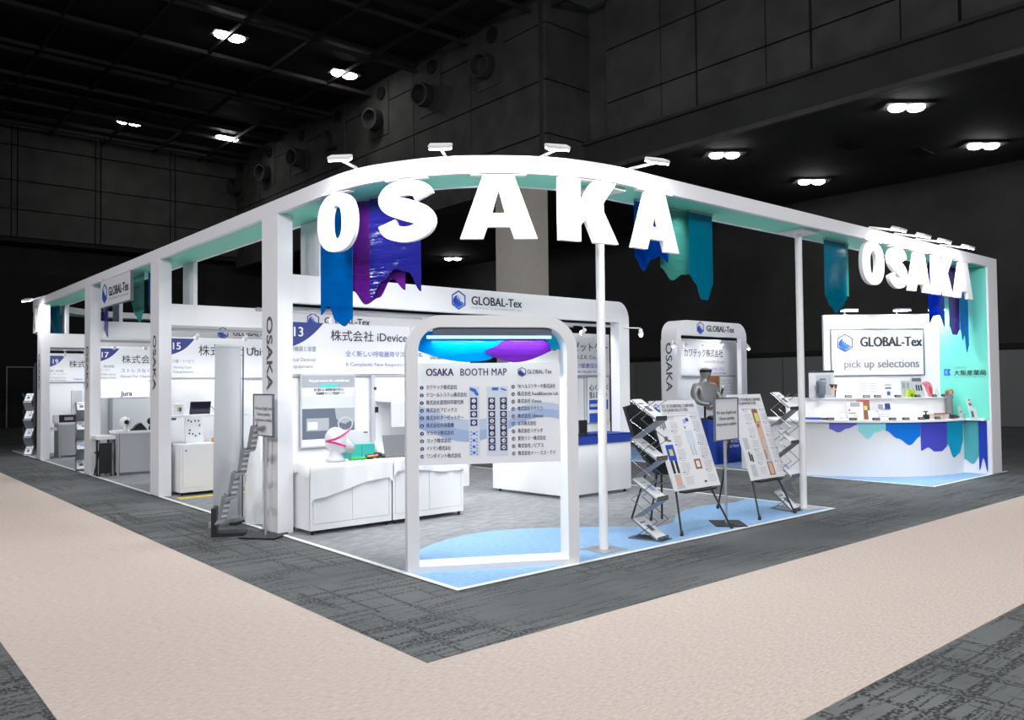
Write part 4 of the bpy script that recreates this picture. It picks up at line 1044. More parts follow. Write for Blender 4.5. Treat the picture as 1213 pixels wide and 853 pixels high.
# loose white fabric hanging behind the column
b = B()
prof = [(0.13, 0.01), (0.15, 0.2), (0.14, 0.45), (0.10, 0.75), (0.06, 1.0), (0.045, 1.1)]
rings = []
for r, z in prof:
    rings.append([b.bm.verts.new((0.14 + (r + 0.015 * math.sin(5 * a + z * 9)) * math.cos(a), 4.05 + (r + 0.012 * math.sin(7 * a)) * math.sin(a), z)) for a in [2 * PI * i / 28 for i in range(28)]])
for a, c in zip(rings, rings[1:]):
    for i in range(28): b.bm.faces.new((a[i], a[(i + 1) % 28], c[(i + 1) % 28], c[i]))
b.bm.faces.new(rings[-1])
tag(obj('fabric_cover', b, 'cloth', smooth=True), 'loose white fabric bundled upright behind the front column', 'cloth')

# ================================================================== BAYS 17 AND 19
def grey_counter(x, y, w_, d_, h, lab):
    t = thing('system_counter', lab, 'counter', (x, y, 0))
    obj('front_panel', B().box(0.04, w_ - 0.04, 0.005, 0.03, 0.06, h - 0.05), 'lgrey', t)
    obj('side_panel', B().box(0.0, 0.02, 0.04, d_, 0.06, h - 0.03), 'lgrey', t)
    for px in (0.02, w_ - 0.02):
        for py in (0.02, d_ - 0.02): obj('leg', B().tube((px, py, 0.006), (px, py, h - 0.03), 0.02, seg=8), 'alu', t)
    obj('top', B().box(-0.01, w_ + 0.01, -0.01, d_ + 0.01, h - 0.04, h), 'white', t)
    return t
grey_counter(0.34, 10.62, 1.05, 0.5, 0.80, 'grey system counter with white top in booth 17')
grey_counter(0.40, 15.55, 1.0, 0.5, 0.80, 'dark-shaded system counter with white top in booth 19')
def table(x, y, w_, d_, h, lab):
    t = thing('side_table', lab, 'table', (x, y, 0)); obj('table_top', B().box(0, w_, 0, d_, h - 0.06, h), 'white', t)
    for px in (0.02, w_ - 0.02):
        for py in (0.02, d_ - 0.02): obj('leg', B().box(px - 0.015, px + 0.015, py - 0.015, py + 0.015, 0.006, h - 0.06), 'black', t)
    return t
table(0.02, 10.75, 0.34, 0.5, 0.72, 'narrow white table with a chair pushed under it in booth 17')
table(0.18, 15.75, 0.30, 0.5, 0.68, 'narrow white table with black legs in booth 19')
t = thing('folding_chair', 'black chair pushed under the narrow table of booth 17', 'chair', (0.12, 10.72, 0))
b = B()
for px in (-0.05, 0.14):
    pts = [(px, 0.3, 0.0), (px, 0.05, 0.5), (px, 0.02, 0.58)]
    b.tube((px, 0.0, 0.01), (px, 0.0, 0.55), 0.013, seg=6); b.tube((px, 0.35, 0.01), (px, 0.0, 0.5), 0.013, seg=6)
obj('frame', b, 'blackm', t); obj('backrest', B().box(-0.06, 0.15, -0.02, 0.01, 0.06, 0.60), 'black', t); obj('seat', B().box(-0.05, 0.14, 0.0, 0.35, 0.40, 0.43), 'black', t)
for (x, lab, m2) in ((0.50, 'round white device with black lens on the booth 17 counter', 'white'), (0.95, 'second white and black device on the booth 17 counter', 'black')):
    t = thing('camera_device', lab, 'device', (x, 10.75, 0.80))
    obj('device_body', B().ball((0, 0, 0.16), 0.10 if m2 == 'white' else 0.07, 1, 1, 1, 12).lathe([(0.05, 0), (0.03, 0.08)], (0, 0, 0), 10), m2, t, smooth=True)
    b = B(); b.tube((0, -0.09, 0.16), (0, -0.115, 0.16), 0.04, seg=12); obj('lens', b, 'black', t)
t = thing('camera_case', 'black wedge-shaped case between the devices of booth 17', 'case', (0.74, 10.74, 0.80)); obj('case_body', B().prism([(-0.16, 0), (0.14, 0), (0.02, 0.14), (-0.05, 0.10), (-0.10, 0.04)], (0, -0.05, 0), X, Z, 0.12), 'black', t)
t = thing('name_board', 'white hanging name panel over the booth 17 counter', 'sign', (0.30, 12.58, 1.38)); obj('panel', B().box(0.0, 1.15, 0, 0.02, 0, 0.36), 'white2', t)
texts('lettering', [('Jura', (0.62, -0.004, 0.04), X, Z, 0.13, {'bold': 0.02})], 'ink', t)
tag(obj('booth_partition', B().box(0.30, 1.6, 12.6, 12.63, 0, 1.38), 'lgrey'), 'grey inner partition behind the booth 17 counter', 'wall panel')
tag(obj('partition_post', B().box(0.68, 0.74, 12.5, 12.56, 0.0, 1.38), 'greym'), 'grey aluminium post before the booth 17 partition', 'post')
t = thing('black_basket', 'black open box on the booth 19 counter', 'box', (0.62, 15.7, 0.80)); obj('box_body', B().box(-0.16, 0.16, 0, 0.2, 0, 0.17), 'black', t); obj('box_label', B().box(-0.08, 0.1, -0.003, 0, 0.05, 0.12), 'greyprint', t)
t = thing('product_box', 'white carton at the left edge of the booth 19 counter', 'box', (0.38, 15.75, 0.80)); obj('box_body', B().box(-0.05, 0.06, 0, 0.1, 0, 0.16), 'board', t)
t = thing('totem_display', 'slim grey totem display behind the booth 19 counter', 'display', (0.98, 16.6, 0)); obj('totem_body', B().box(-0.10, 0.12, 0, 0.06, 0.0, 1.52), 'lgrey', t); obj('totem_band', B().box(-0.08, 0.10, -0.004, 0, 1.1, 1.2), 'greyprint', t)
t = thing('floor_banner', 'white vertical banner with bold characters beside the booth 19 totem', 'banner', (1.12, 16.5, 0)); obj('banner_sheet', B().box(0, 0.45, 0, 0.01, 0.3, 1.70), 'board', t)
obj('banner_header', B().box(0, 0.45, -0.003, 0, 1.58, 1.70), 'foil_teal', t)
texts('lettering', [('は本\nしれ\n健康\n医美\nらく', (0.03, -0.004, 1.30), X, Z, 0.20, {'bold': 0.02, 'line': 1.0})], 'ink', t)

# ================================================================== ZIGZAG BROCHURE RACKS
def zig_rack(c_back, c_front, width_dir, width, H, lab, levels=7, papers=True, m='rod', thin=0.004):
    cb, cf = Vector((*c_back, 0)), Vector((*c_front, 0)); wd = Vector((*width_dir, 0)).normalized() * width
    t = thing('brochure_rack', lab, 'brochure rack', (cb.x, cb.y, 0.01)); f = cf - cb
    zs = [H - H * i / levels for i in range(levels + 1)]
    P = [(Vector((0, 0, 0)) if i % 2 == 0 else f) + Vector((0, 0, zs[i])) for i in range(levels + 1)]
    Q = [(f if i % 2 == 0 else Vector((0, 0, 0))) + Vector((0, 0, zs[i])) for i in range(levels + 1)]
    for i in range(levels):
        a, c = P[i], P[i + 1]; d = (c - a); n = d.cross(wd).normalized()
        if i % 2 == 0:
            tr = B(); tr.obox((a + c) / 2 + wd / 2, d.normalized(), wd.normalized(), n, d.length / 2, width / 2, 0.004); tray = obj('tray', tr, 'frost', t)
            lip = B(); lip.obox(c + wd / 2 + Vector((0, 0, 0.02)), wd.normalized(), d.normalized(), Z, width / 2, 0.004, 0.02); obj('tray_lip', lip, m, tray)
            if papers:
                nn = n if n.z > 0 else -n
                pb = B(); pb.obox((a + c) / 2 + wd / 2 + nn * 0.012, d.normalized(), wd.normalized(), n, d.length / 2 * 0.96, width / 2 * 0.86, 0.005)
                pp_ = obj('brochure', pb, 'board', tray)
                ib = B(); k = (a + c) / 2 + wd * (0.45 + 0.1 * (i % 3)) + nn * 0.0185
                ib.obox(k, d.normalized(), wd.normalized(), n, d.length * 0.12, width * 0.16, 0.001).obox(k - d * 0.25 - wd * 0.1, d.normalized(), wd.normalized(), n, 0.008, width * 0.22, 0.001)
                obj('brochure_print', ib, ('slate', 'greyprint', 'wave1')[i // 2 % 3], tray)
        else:
            tr = B(); tr.obox((a + c) / 2 + wd / 2, d.normalized(), wd.normalized(), n, d.length / 2, width / 2, 0.003); obj('back_panel', tr, 'frost', t)
    for off in (Vector((0, 0, 0)), wd):
        b = B()
        for i in range(levels): b.tube(P[i] + off, P[i + 1] + off, thin, seg=6); b.tube(Q[i] + off, Q[i + 1] + off, thin, seg=6)
        obj('scissor_frame', b, m, t)
    b = B(); mid = (f + wd) / 2; b.obox(mid + Vector((0, 0, 0.006)), f.normalized(), wd.normalized(), Z, f.length / 2 + 0.04, width / 2, 0.008); obj('base_plate', b, m, t)
    return t
zig_rack((2.52, 0.44), (2.58, 0.15), (0.98, 0.15), 0.21, 1.40, 'zigzag brochure rack standing between the front pole and the first easel')
zig_rack((5.24, 0.52), (5.17, 0.21), (1, 0.10), 0.22, 1.43, 'zigzag brochure rack at the right pole beside the second easel')
zig_rack((-0.02, 16.9), (-0.12, 16.7), (0.9, 0.2), 0.18, 1.45, 'pale zigzag brochure rack at the far end of the left row')
zig_rack((0.02, 12.3), (-0.02, 12.0), (0.9, 0.2), 0.22, 1.30, 'dark zigzag brochure rack beside the third column')

# leaning cascade stand near the front column
t = thing('brochure_rack', 'leaning stepped grey brochure stand with black base in front of the grey banner', 'brochure rack', (-0.50, 3.66, 0), math.atan2(-0.45, 0.89))
obj('base', B().box(-0.03, 0.32, -0.12, 0.12, 0, 0.035).box(-0.03, 0.02, -0.12, 0.12, 0.035, 0.30), 'black', t, bevel=0.004)
for i in range(5):
    x0 = 0.03 + 0.098 * i; z0 = 0.16 + 0.245 * i
    k = thing('pocket', '', '', (0, 0, 0)); bpy.data.objects.remove(k)
    b = B(); b.prism([(x0, z0), (x0 + 0.10, z0 + 0.02), (x0 + 0.145, z0 + 0.29), (x0 + 0.045, z0 + 0.27)], (0, -0.11, 0), X, Z, 0.012)
    b.prism([(x0, z0), (x0 + 0.10, z0 + 0.02), (x0 + 0.10, z0 + 0.035), (x0, z0 + 0.015)], (0, -0.11, 0), X, Z, -0.22)
    b.prism([(x0 + 0.03, z0 + 0.02), (x0 + 0.045, z0 + 0.02), (x0 + 0.075, z0 + 0.27), (x0 + 0.045, z0 + 0.27)], (0, 0.11, 0), X, Z, 0.012)
    po = obj('pocket', b, 'greym', t)
    b = B()
    for q in range(4):
        b = B(); b.obox((x0 + 0.075 + 0.011 * q, -0.124, z0 + 0.06 + 0.055 * q), (1, 0, 0.1), (0, 1, 0), (0, 0, 1), 0.028, 0.003, 0.013)
        obj('pocket_slot', b, 'lgrey', po)
obj('spine', B().tube((0.03, 0.0, 0.1), (0.54, 0.0, 1.38), 0.012, seg=8), 'greym', t)

# ================================================================== SIGN STANDS
def sign_stand(x, y, rotz, w_, z0, z1, lab, textm='ink'):
    t = thing('sign_stand', lab, 'sign stand', (x, y, 0.0), rotz)
    b = B(); b.obox((0, 0, 0.013), (0.75, 0.66, 0), (-0.66, 0.75, 0), Z, 0.20, 0.17, 0.006); obj('base', b, 'blackm', t)
    obj('pole', B().tube((0, 0.02, 0.02), (0, 0.02, z0), 0.014, seg=10).tube((0, 0.02, z0 - 0.25), (0, 0.02, z0), 0.018, seg=10), 'alu', t)
    h = z1 - z0
    obj('frame', B().ring([(-w_ / 2, z0), (w_ / 2, z0), (w_ / 2, z1), (-w_ / 2, z1)], [(-w_ / 2 + 0.012, z0 + 0.012), (w_ / 2 - 0.012, z0 + 0.012), (w_ / 2 - 0.012, z1 - 0.012), (-w_ / 2 + 0.012, z1 - 0.012)], (0, -0.012, 0), X, Z, 0.024), 'slate', t)
    obj('panel', B().box(-w_ / 2 + 0.01, w_ / 2 - 0.01, -0.004, 0.01, z0 + 0.01, z1 - 0.01), 'board', t)
    zz = z0 + h * 0.62; k = w_ * 0.84
    texts('lettering', [('We have English and', (-k / 2, -0.006, zz), X, Z, 0.05, {'w': k, 'bold': 0.015}), ('Chinese speaking', (-k / 2 * 0.8, -0.006, zz - h * 0.135), X, Z, 0.05, {'w': k * 0.8, 'bold': 0.015}),
                        ('interpreters available', (-k / 2, -0.006, zz - h * 0.27), X, Z, 0.05, {'w': k, 'bold': 0.015})], 'inkgrey', t)
    return t
sign_stand(3.95, 0.28, 0.10, 0.52, 0.935, 1.41, 'black-framed notice on a steel stand between the two easels')
sign_stand(-0.15, 3.22, -PI / 2 + 0.0, 0.50, 1.06, 1.51, 'black-framed notice on a steel stand at the front left column')

# ================================================================== EASELS
def easel(xl, w_, yb, yt, zb, zt, feet, lab, rows, seed, kind=0):
    t = thing('easel', lab + ' tripod', 'easel', (xl + w_ / 2, yb, 0))
    cx_, cy_ = xl + w_ / 2, yb
    top = Vector((0, yt - yb + 0.06, zt - 0.12))
    for k, ft in enumerate(feet):
        f = Vector((ft[0] - cx_, ft[1] - cy_, 0.012)); st = top + Vector(((-0.05, 0.05, 0)[k], (0, 0, 0.06)[k], 0))
        m_ = f.lerp(st, 0.35)
        lg = obj('leg', B().tube(m_, st, 0.016, seg=8).tube(f, m_, 0.011, seg=8), 'black', t)
        obj('rubber_foot', B().lathe([(0.018, -0.012), (0.02, 0.02), (0.012, 0.05)], f, 10), 'black', lg)
        obj('clamp', B().ball(m_, 0.022, 1, 1, 1.2, 8), 'black', lg)
    obj('ledge', B().box(-w_ * 0.34, w_ * 0.34, -0.04, 0.05, zb - 0.03, zb - 0.012), 'black', t)
    # board
    d = thing('poster_board', lab + ' poster board', 'poster board', (xl, yb, zb))
    up = Vector((0, yt - yb, zt - zb)); h = up.length; up.normalize()
    obj('panel', B().prism([(0, 0), (w_, 0), (w_, h), (0, h)], (0, 0, 0), X, up, 0.018), 'board', d)
    n = X.cross(up).normalized(); o = n * 0.003
    head = 'LIST OF EXHIBITING COMPANIES\nFOR JAPAN HEALTH 2025'
    texts('lettering', [(head, o + X * (0.17 if kind == 0 else 0.17) + up * (h - 0.085), X, up, 0.052, {'w': w_ - 0.22, 'bold': 0.02, 'line': 0.9})], 'inkblue' if False else 'inkgrey', d)
    logo(d, o * 0.3 + X * 0.09 + up * (h - 0.09), X, up, 0.055)
    pr = {}
    def patch(m, u, v, pw, ph, k=0):
        pr.setdefault(m, B()).prism([(u, v), (u + pw, v), (u + pw, v + ph), (u, v + ph)], o * (0.5 + 0.3 * k), X, up, 0.001)
    rnd = random.Random(seed); its = []
    for r_ in range(5):
        for c_ in range(2):
            u = 0.05 + c_ * w_ * 0.50; v = h - 0.33 - r_ * (h - 0.23) / 5.0
            m = rows[r_ * 2 + c_]
            if m:
                for (mm, a, b_, c, e, kk) in m:
                    obj('product_photo', B().prism([(u + a, v + b_), (u + a + c, v + b_), (u + a + c, v + b_ + e), (u + a, v + b_ + e)], o * (0.5 + 0.3 * kk), X, up, 0.001), mm, d)
            its.append(('● Product %s' % ('ABCDEFGHKL'[r_ * 2 + c_]) if False else '●━━━━\n   ━━━', o * 1.0 + X * (u + 0.17) + up * (v + 0.125), X, up, 0.022, {'bold': 0.01}))
            for q in range(5): patch('inkpale', u + 0.175, v + 0.075 - q * 0.018, 0.11 + 0.04 * rnd.random(), 0.004)
    patch('inkpale', 0.05, h - 0.155, w_ - 0.1, 0.003)
    patch('inkpale', w_ * 0.3, h - 0.185, w_ * 0.4, 0.008)
    for m, bb in pr.items(): obj('caption_lines', bb, m, d)['kind'] = 'stuff'
    texts('captions', its, 'ink', d)
rows1 = [[('greyprint', 0.0, 0.02, 0.03, 0.11, 0), ('slate', 0.045, 0.0, 0.02, 0.13, 1), ('slate', 0.08, 0.02, 0.02, 0.11, 1)], [('wave1', 0.02, 0.06, 0.05, 0.05, 0), ('blueprint', 0.07, 0.08, 0.05, 0.04, 1), ('greyprint', 0.01, 0.0, 0.03, 0.03, 0)],
         [('slate', 0.02, 0.03, 0.06, 0.05, 0), ('slate', 0.07, 0.02, 0.05, 0.02, 1)], [('board2', 0.0, -0.03, 0.13, 0.16, 0)],
         [('blueprint', 0.0, -0.03, 0.13, 0.17, 0), ('yellowp', 0.035, 0.02, 0.06, 0.07, 1)], [('mist', 0.02, 0.0, 0.03, 0.12, 0), ('mist', 0.07, 0.0, 0.03, 0.12, 0)],
         [('ink', 0.01, -0.02, 0.04, 0.14, 0), ('ink', 0.08, -0.02, 0.04, 0.14, 0)], [('brown', 0.01, 0.0, 0.11, 0.11, 0), ('board', 0.035, 0.02, 0.06, 0.07, 1)],
         [('skin', 0.01, -0.02, 0.10, 0.14, 0), ('mist', 0.0, -0.03, 0.13, 0.03, 1)], [('ink', 0.09, 0.0, 0.04, 0.02, 0)]]
rows2 = [None, [('brown', 0, -0.03, 0.12, 0.17, 0), ('yellowp', 0.03, -0.02, 0.08, 0.11, 1)], None, [('skin', 0, -0.03, 0.12, 0.16, 0), ('brown', 0.03, 0.07, 0.04, 0.05, 1)],
         [('mist', 0, -0.02, 0.09, 0.14, 0)], [('skin', 0, -0.03, 0.12, 0.16, 0), ('mist', 0.05, 0.0, 0.06, 0.08, 1)], [('ink', 0.03, 0.0, 0.03, 0.11, 0), ('ink', 0.07, -0.01, 0.03, 0.09, 0)],
         [('mist', 0, -0.03, 0.12, 0.16, 0), ('brown', 0.02, 0.0, 0.02, 0.12, 1), ('skin', 0.05, 0.03, 0.03, 0.09, 1)], [('mist', 0, -0.02, 0.10, 0.14, 0)], [('brown', 0, -0.03, 0.12, 0.16, 0), ('skin', 0.02, -0.02, 0.08, 0.14, 1)]]
easel(2.99, 0.79, 0.25, 0.58, 0.46, 1.39, [(3.01, 0.19), (3.74, 0.09), (3.52, 1.02)], 'product list easel next to the first brochure rack,', rows1, 3)
easel(4.47, 0.70, 0.30, 0.62, 0.44, 1.43, [(4.42, 0.18), (5.12, 0.15), (4.78, 1.0)], 'product list easel half behind the framed notice,', rows2, 5, 1)
# dark bag behind the first easel
b = B(); b.prism([(0, 0), (0.42, 0.0), (0.30, 0.42), (0.10, 0.75), (-0.02, 0.80)], (2.72, 0.75, 0.42), X, Z, 0.15)
#tag(obj('dark_bag', b, 'black'), 'dark folded bag behind the first easel', 'bag')
b.bm.free()
t = thing('portfolio_case', 'black portfolio case leaning behind the first brochure rack', 'case', (3.05, 0.95, 0.41))
obj('case_body', B().prism([(0.04, 0.91), (0.21, 0.94), (0.72, 0.34), (0.81, 0.10), (0.53, 0.12), (0.20, 0.47)][::-1], (0, 0, 0), X, (0, 0.05, 0.999), 0.05), 'black', t)
obj('case_support', B().tube((0.62, 0.03, -0.40), (0.62, 0.03, 0.16), 0.012, seg=8).tube((0.40, 0.30, -0.40), (0.45, 0.05, 0.30), 0.012, seg=8), 'blackm', t)

# ================================================================== BOOTH 1 PORTAL
p1 = thing('booth_portal', 'small rounded portal of the first booth with lettering on its side', 'portal', (8.9, 4.8, 0))
b = B(); b.ring(rr(0, 2.36, 0, 2.80, 0.30), rr(0.13, 2.16, 0.0, 2.50, 0.02), (0, 0, 0), X, Z, 0.10); obj('frame', b, 'fascia', p1)
arcp = lambda q: [(0.30 - (0.30 - q) * math.cos(PI / 2 * i / 8), 2.50 + (0.30 - q) * math.sin(PI / 2 * i / 8)) for i in range(9)]
b = B(); b.prism([(0, 0)] + arcp(0) + [(2.0, 2.80), (2.0, 2.77)] + arcp(0.03)[::-1] + [(0.03, 0)], (0, 0.10, 0), X, Z, 0.28); obj('side_shell', b, 'fascia', p1)
logo(p1, (0.75, -0.003, 2.66), X, Z, 0.13)
texts('lettering', [('GLOBAL-Tex', (0.95, -0.004, 2.60), X, Z, 0.17, {'w': 0.95, 'bold': 0.028})], 'ink', p1)
texts('lettering', [('OSAKA', (-0.004, 0.27, 2.36), (0, 0, -1), (0, -1, 0), 0.215, {'w': 0.95, 'bold': 0.018})], 'colgrey', p1, 'sideways grey lettering')
obj('lighting_track', B().box(0.13, 2.13, 0.1, 0.14, 2.40, 2.44), 'lgrey', p1)
wall(9.2, 11.85, 5.35, 'white rear wall of the first booth behind the torso')
sign(5.35, 9.42, 11.62, 1.72, 2.37, 'company sign of the first booth above the silver torso', None,
     [('カワテック株式会社', 0.40, 0.40, 0.19, {'w': 1.35, 'bold': 0.004})], [('スマートハンド&ロボシステム', 0.85, 0.10, 0.08, {'w': 0.95})],
     [('KAWATEC Co.,Ltd', 1.1, 0.26, 0.08, {'w': 0.7}), ('HANDS FREE ROBOT SYSTEM', 0.95, 0.02, 0.055, {'w': 0.9}), ('サービス', 0.02, 0.16, 0.06, {})])
obj('number_corner', B().prism([(0, 0.65), (0, 0.42), (0.1, 0.52), (0.26, 0.65)][::1], (9.42, 5.345, 1.72), X, Z, 0.003), 'navy', bpy.data.objects['booth_portal.004']).matrix_parent_inverse = Matrix.Translation((-8.9, -4.8, 0))
for i, x in enumerate((9.35, 9.9, 10.6)):
    track_spot(x, 4.92, 2.42, '%s small spotlight under the small rounded portal' % ordn[i], power=5, tgt=(x, 5.4, 1.0))
for sx, lab in ((8.80, 'spotlight sticking out left of the small portal'), (11.36, 'spotlight sticking out right of the small portal')):
    t = thing('spotlight', lab, 'spotlight', (sx, 4.85, 2.36)); obj('bracket', B().tube((0.1 if sx < 9 else -0.1, 0, 0.02), (0, 0, 0.02), 0.012, seg=8), 'white', t)
    obj('lamp_head', B().lathe([(0.025, 0), (0.045, 0.09)], (0, 0, 0), 12, axis=(0, -0.4, -1)), 'white', t); obj('bulb', B().ball((0, -0.033, -0.085), 0.032), 'lampsoft', t)
t = thing('wall_poster', 'brown photo poster behind the silver torso', 'poster', (10.55, 5.31, 1.0)); obj('poster_sheet', B().box(0, 0.42, 0, 0.01, 0, 0.70), 'brown', t); obj('photo', B().box(0.08, 0.3, -0.004, 0, 0.05, 0.45), 'mist', t)
t = thing('wall_poster', 'white text poster right of the brown photo poster', 'poster', (11.02, 5.31, 1.0)); obj('poster_sheet', B().box(0, 0.5, 0, 0.01, 0, 0.68), 'board', t)
texts('lettering', [('Smart Hand\n━━━━━━\n━━━━━━\n━━━━━\n━━━━━━', (0.04, -0.004, 0.58), X, Z, 0.07, {'w': 0.42})], 'inkpale', t)
t = thing('display_table', 'table wrapped in a royal blue cloth under the silver torso', 'table', (8.98, 4.15, 0))
obj('table_frame', B().box(0.05, 1.05, 0.05, 0.55, 0.01, 0.82), 'white', t)
b = B(); n_ = 20; rows_ = []
for i in range(n_ + 1):
    u = i / n_; x = 0 + 1.12 * u; fo = 0.012 * math.sin(u * 26)
    rows_.append([b.bm.verts.new((x, -0.0 + fo, 0.02)), b.bm.verts.new((x, 0.02, 0.86)), b.bm.verts.new((x, 0.6, 0.86))])
for a, c in zip(rows_, rows_[1:]):
    for k in range(2): b.bm.faces.new((a[k], c[k], c[k + 1], a[k + 1]))
v4 = [b.bm.verts.new(p) for p in ((0, 0.6, 0.02),)]
b.bm.faces.new((rows_[0][0], rows_[0][1], rows_[0][2], v4[0])); v5 = b.bm.verts.new((1.12, 0.6, 0.02)); b.bm.faces.new((rows_[-1][2], rows_[-1][1], rows_[-1][0], v5))
obj('table_skirt', b, 'blue_cloth', t)
texts('lettering', [('KAWATEC\nSmart Hand', (0.5, -0.02, 0.40), X, Z, 0.09, {})], 'board', t)

# silver torso (skin modifier grown, single surface)
def skinned(name, verts, edges, m, parent, root=0, sub=2):
    me = bpy.data.meshes.new(name); me.from_pydata([v[:3] for v in verts], edges, [])
    o = bpy.data.objects.new(name, me); COL.objects.link(o)
    md = o.modifiers.new('skin', 'SKIN'); md.use_smooth_shade = True
    for i, v in enumerate(verts):
        sv = me.skin_vertices[0].data[i]; sv.radius = (v[3], v[4] if len(v) > 4 else v[3]); sv.use_root = (i == root)
    s = o.modifiers.new('sub', 'SUBSURF'); s.levels = sub; s.render_levels = sub
    bpy.context.view_layer.update()
    nm = bpy.data.meshes.new_from_object(o.evaluated_get(bpy.context.evaluated_depsgraph_get()))
    bpy.data.objects.remove(o); nm.name = name
    o = bpy.data.objects.new(name, nm); COL.objects.link(o); nm.materials.clear(); nm.materials.append(M[m])
    for p in nm.polygons: p.use_smooth = True
    if parent: o.parent = parent
    return o
t = thing('mannequin', 'silver upper-body mannequin with black visor on the blue table', 'mannequin', (9.24, 4.42, 0.86), math.radians(-12)); t.scale = (1.05, 1.1, 1.0)
obj('stand', B().tube((0, 0, 0.0), (0, 0, 0.25), 0.02, seg=10).lathe([(0.13, 0), (0.12, 0.02)], (0, 0, 0), 18), 'black', t)
V = [(0, 0, 0.24, 0.20, 0.14), (0, 0, 0.42, 0.21, 0.15), (0, 0, 0.58, 0.22, 0.14), (0, 0, 0.69, 0.13, 0.10), (0, -0.01, 0.78, 0.055, 0.055), (0, -0.02, 0.84, 0.09, 0.10), (0, -0.025, 0.92, 0.105, 0.125), (0, -0.02, 1.00, 0.08, 0.09),
     (0.20, 0.0, 0.63, 0.085, 0.085), (0.29, -0.03, 0.48, 0.07, 0.07), (0.26, -0.17, 0.34, 0.042, 0.042), (0.14, -0.30, 0.40, 0.03, 0.03),
     (-0.20, 0.0, 0.63, 0.085, 0.085), (-0.29, -0.03, 0.48, 0.07, 0.07), (-0.28, -0.14, 0.33, 0.042, 0.042), (-0.14, -0.27, 0.30, 0.03, 0.03)]
E_ = [(0, 1), (1, 2), (2, 3), (3, 4), (4, 5), (5, 6), (6, 7), (2, 8), (8, 9), (9, 10), (10, 11), (2, 12), (12, 13), (13, 14), (14, 15)]
skinned('torso', V, E_, 'silver', t)
b = B(); b.lathe([(0.104, -0.028), (0.112, 0.0), (0.104, 0.028)], (0, -0.035, 0.93), 18, 0.92, 1.08); obj('visor', b, 'black', t)
b = B()
for sx, hx, hy, hz in ((1, 0.13, -0.31, 0.40), (-1, -0.13, -0.28, 0.30)):
    for k in range(4):
        p = Vector((hx - sx * 0.015 * k + 0.02, hy, hz + 0.012 * k)); q = p + Vector((-sx * 0.02, -0.045 - 0.006 * (k % 2), -0.01)); r_ = q + Vector((-sx * 0.01, -0.02, -0.03)); b.tube(p, q, 0.009, seg=6); b.tube(q, r_, 0.008, seg=6)
    b.tube((hx, hy + 0.01, hz + 0.02), (hx - sx * 0.045, hy - 0.02, hz + 0.05), 0.009, seg=6)
obj('fingers', b, 'silver', t)
t = thing('robot_arm', 'black jointed robotic hand device beside the silver torso', 'robot arm', (9.62, 4.36, 0.86))
pts = [(0, 0, 0), (0.05, 0, 0.22), (-0.03, -0.05, 0.42), (0.06, -0.05, 0.60)]
b = B()
for a, c in zip(pts, pts[1:]): b.tube(a, c, 0.028, 0.02, seg=8)
obj('arm_link', b, 'blackm', t)
b = B()
for a in pts[1:]: b.ball(a, 0.04, 1, 1, 1, 10)
obj('joint', b, 'alu', t, smooth=True)
obj('base', B().lathe([(0.09, 0), (0.08, 0.04), (0.05, 0.07)]), 'black', t)
t = thing('device_pad', 'black equipment pile at the foot of the silver torso', 'equipment', (9.30, 4.28, 0.86)); b = B(); b.ball((0, 0, 0.04), 0.10, 1.6, 0.8, 0.4, 10).ball((0.14, 0.0, 0.05), 0.06, 1.2, 0.8, 0.7, 10); obj('pad', b, 'black', t, smooth=True)

# ================================================================== RIGHT END: mint wall, column, panel wall, counter
t = thing('end_frame', 'white end column with mint inner face closing the beam at the right', 'column', (11.0, 0, 0))
obj('shaft', B().box(0.0, 0.41, 0.0, 0.16, 0, ZT), 'fascia', t)
obj('side_wall', B().box(0.02, 0.12, 0.16, 0.80, 0, ZT), 'mintwall', t)
obj('inner_face', B().box(-0.012, 0.0, 0.03, 0.80, 0, ZB), 'mintwall', t, 'mint green inner panel')
# partner mark and lettering on the mint wall
b = B()
yy, zz = 0.665, 1.705
b.ring([(-0.055, -0.055), (0.055, -0.055), (0.03, 0.0), (0.055, 0.055), (-0.055, 0.055)], [(-0.03, -0.03), (0.0, -0.03), (-0.01, 0.0), (0.0, 0.03), (-0.03, 0.03)], (-0.016, yy, zz), (0, -1, 0), Z, 0.003); obj('emblem', b, 'logo2', t)
texts('lettering', [('大阪産業局', (-0.016, 0.565, 1.655), (0, -1, 0), Z, 0.095, {'w': 0.50, 'bold': 0.02})], 'ink', t)
texts('caption', [('公益財団法人', (-0.016, 0.565, 1.765), (0, -1, 0), Z, 0.04, {'w': 0.22}), ('OSAKA BUSINESS DEVELOPMENT AGENCY', (-0.016, 0.565, 1.61), (0, -1, 0), Z, 0.025, {'w': 0.5})], 'inkgrey', t)

DW = Vector((0.75977876, -0.6501817, 0)); DN = Vector((-0.6501817, -0.75977876, 0))  # along panel wall, its outward normal
pw = thing('panel_wall', 'white angled wall carrying the large framed logo board behind the counter', 'wall panel', (9.49, 2.07, 0), math.atan2(DW.y, DW.x))
obj('wall_body', B().box(-0.02, 2.0, 0.0, 0.08, 0, 2.72), 'white2', pw)
lbx = thing('logo_board', 'framed white logo board reading pick up selections on the angled wall', 'sign', (9.49 + DN.x * 0.02, 2.07 + DN.y * 0.02, 0), math.atan2(DW.y, DW.x))
obj('frame', B().ring([(0.08, 1.655), (1.70, 1.655), (1.70, 2.475), (0.08, 2.475)], [(0.10, 1.675), (1.68, 1.675), (1.68, 2.455), (0.10, 2.455)], (0, -0.012, 0), X, Z, 0.03), 'slate', lbx)
obj('panel', B().box(0.09, 1.69, -0.002, 0.015, 1.665, 2.465), 'board', lbx)
logo(lbx, (0.33, -0.006, 2.23), X, Z, 0.16)
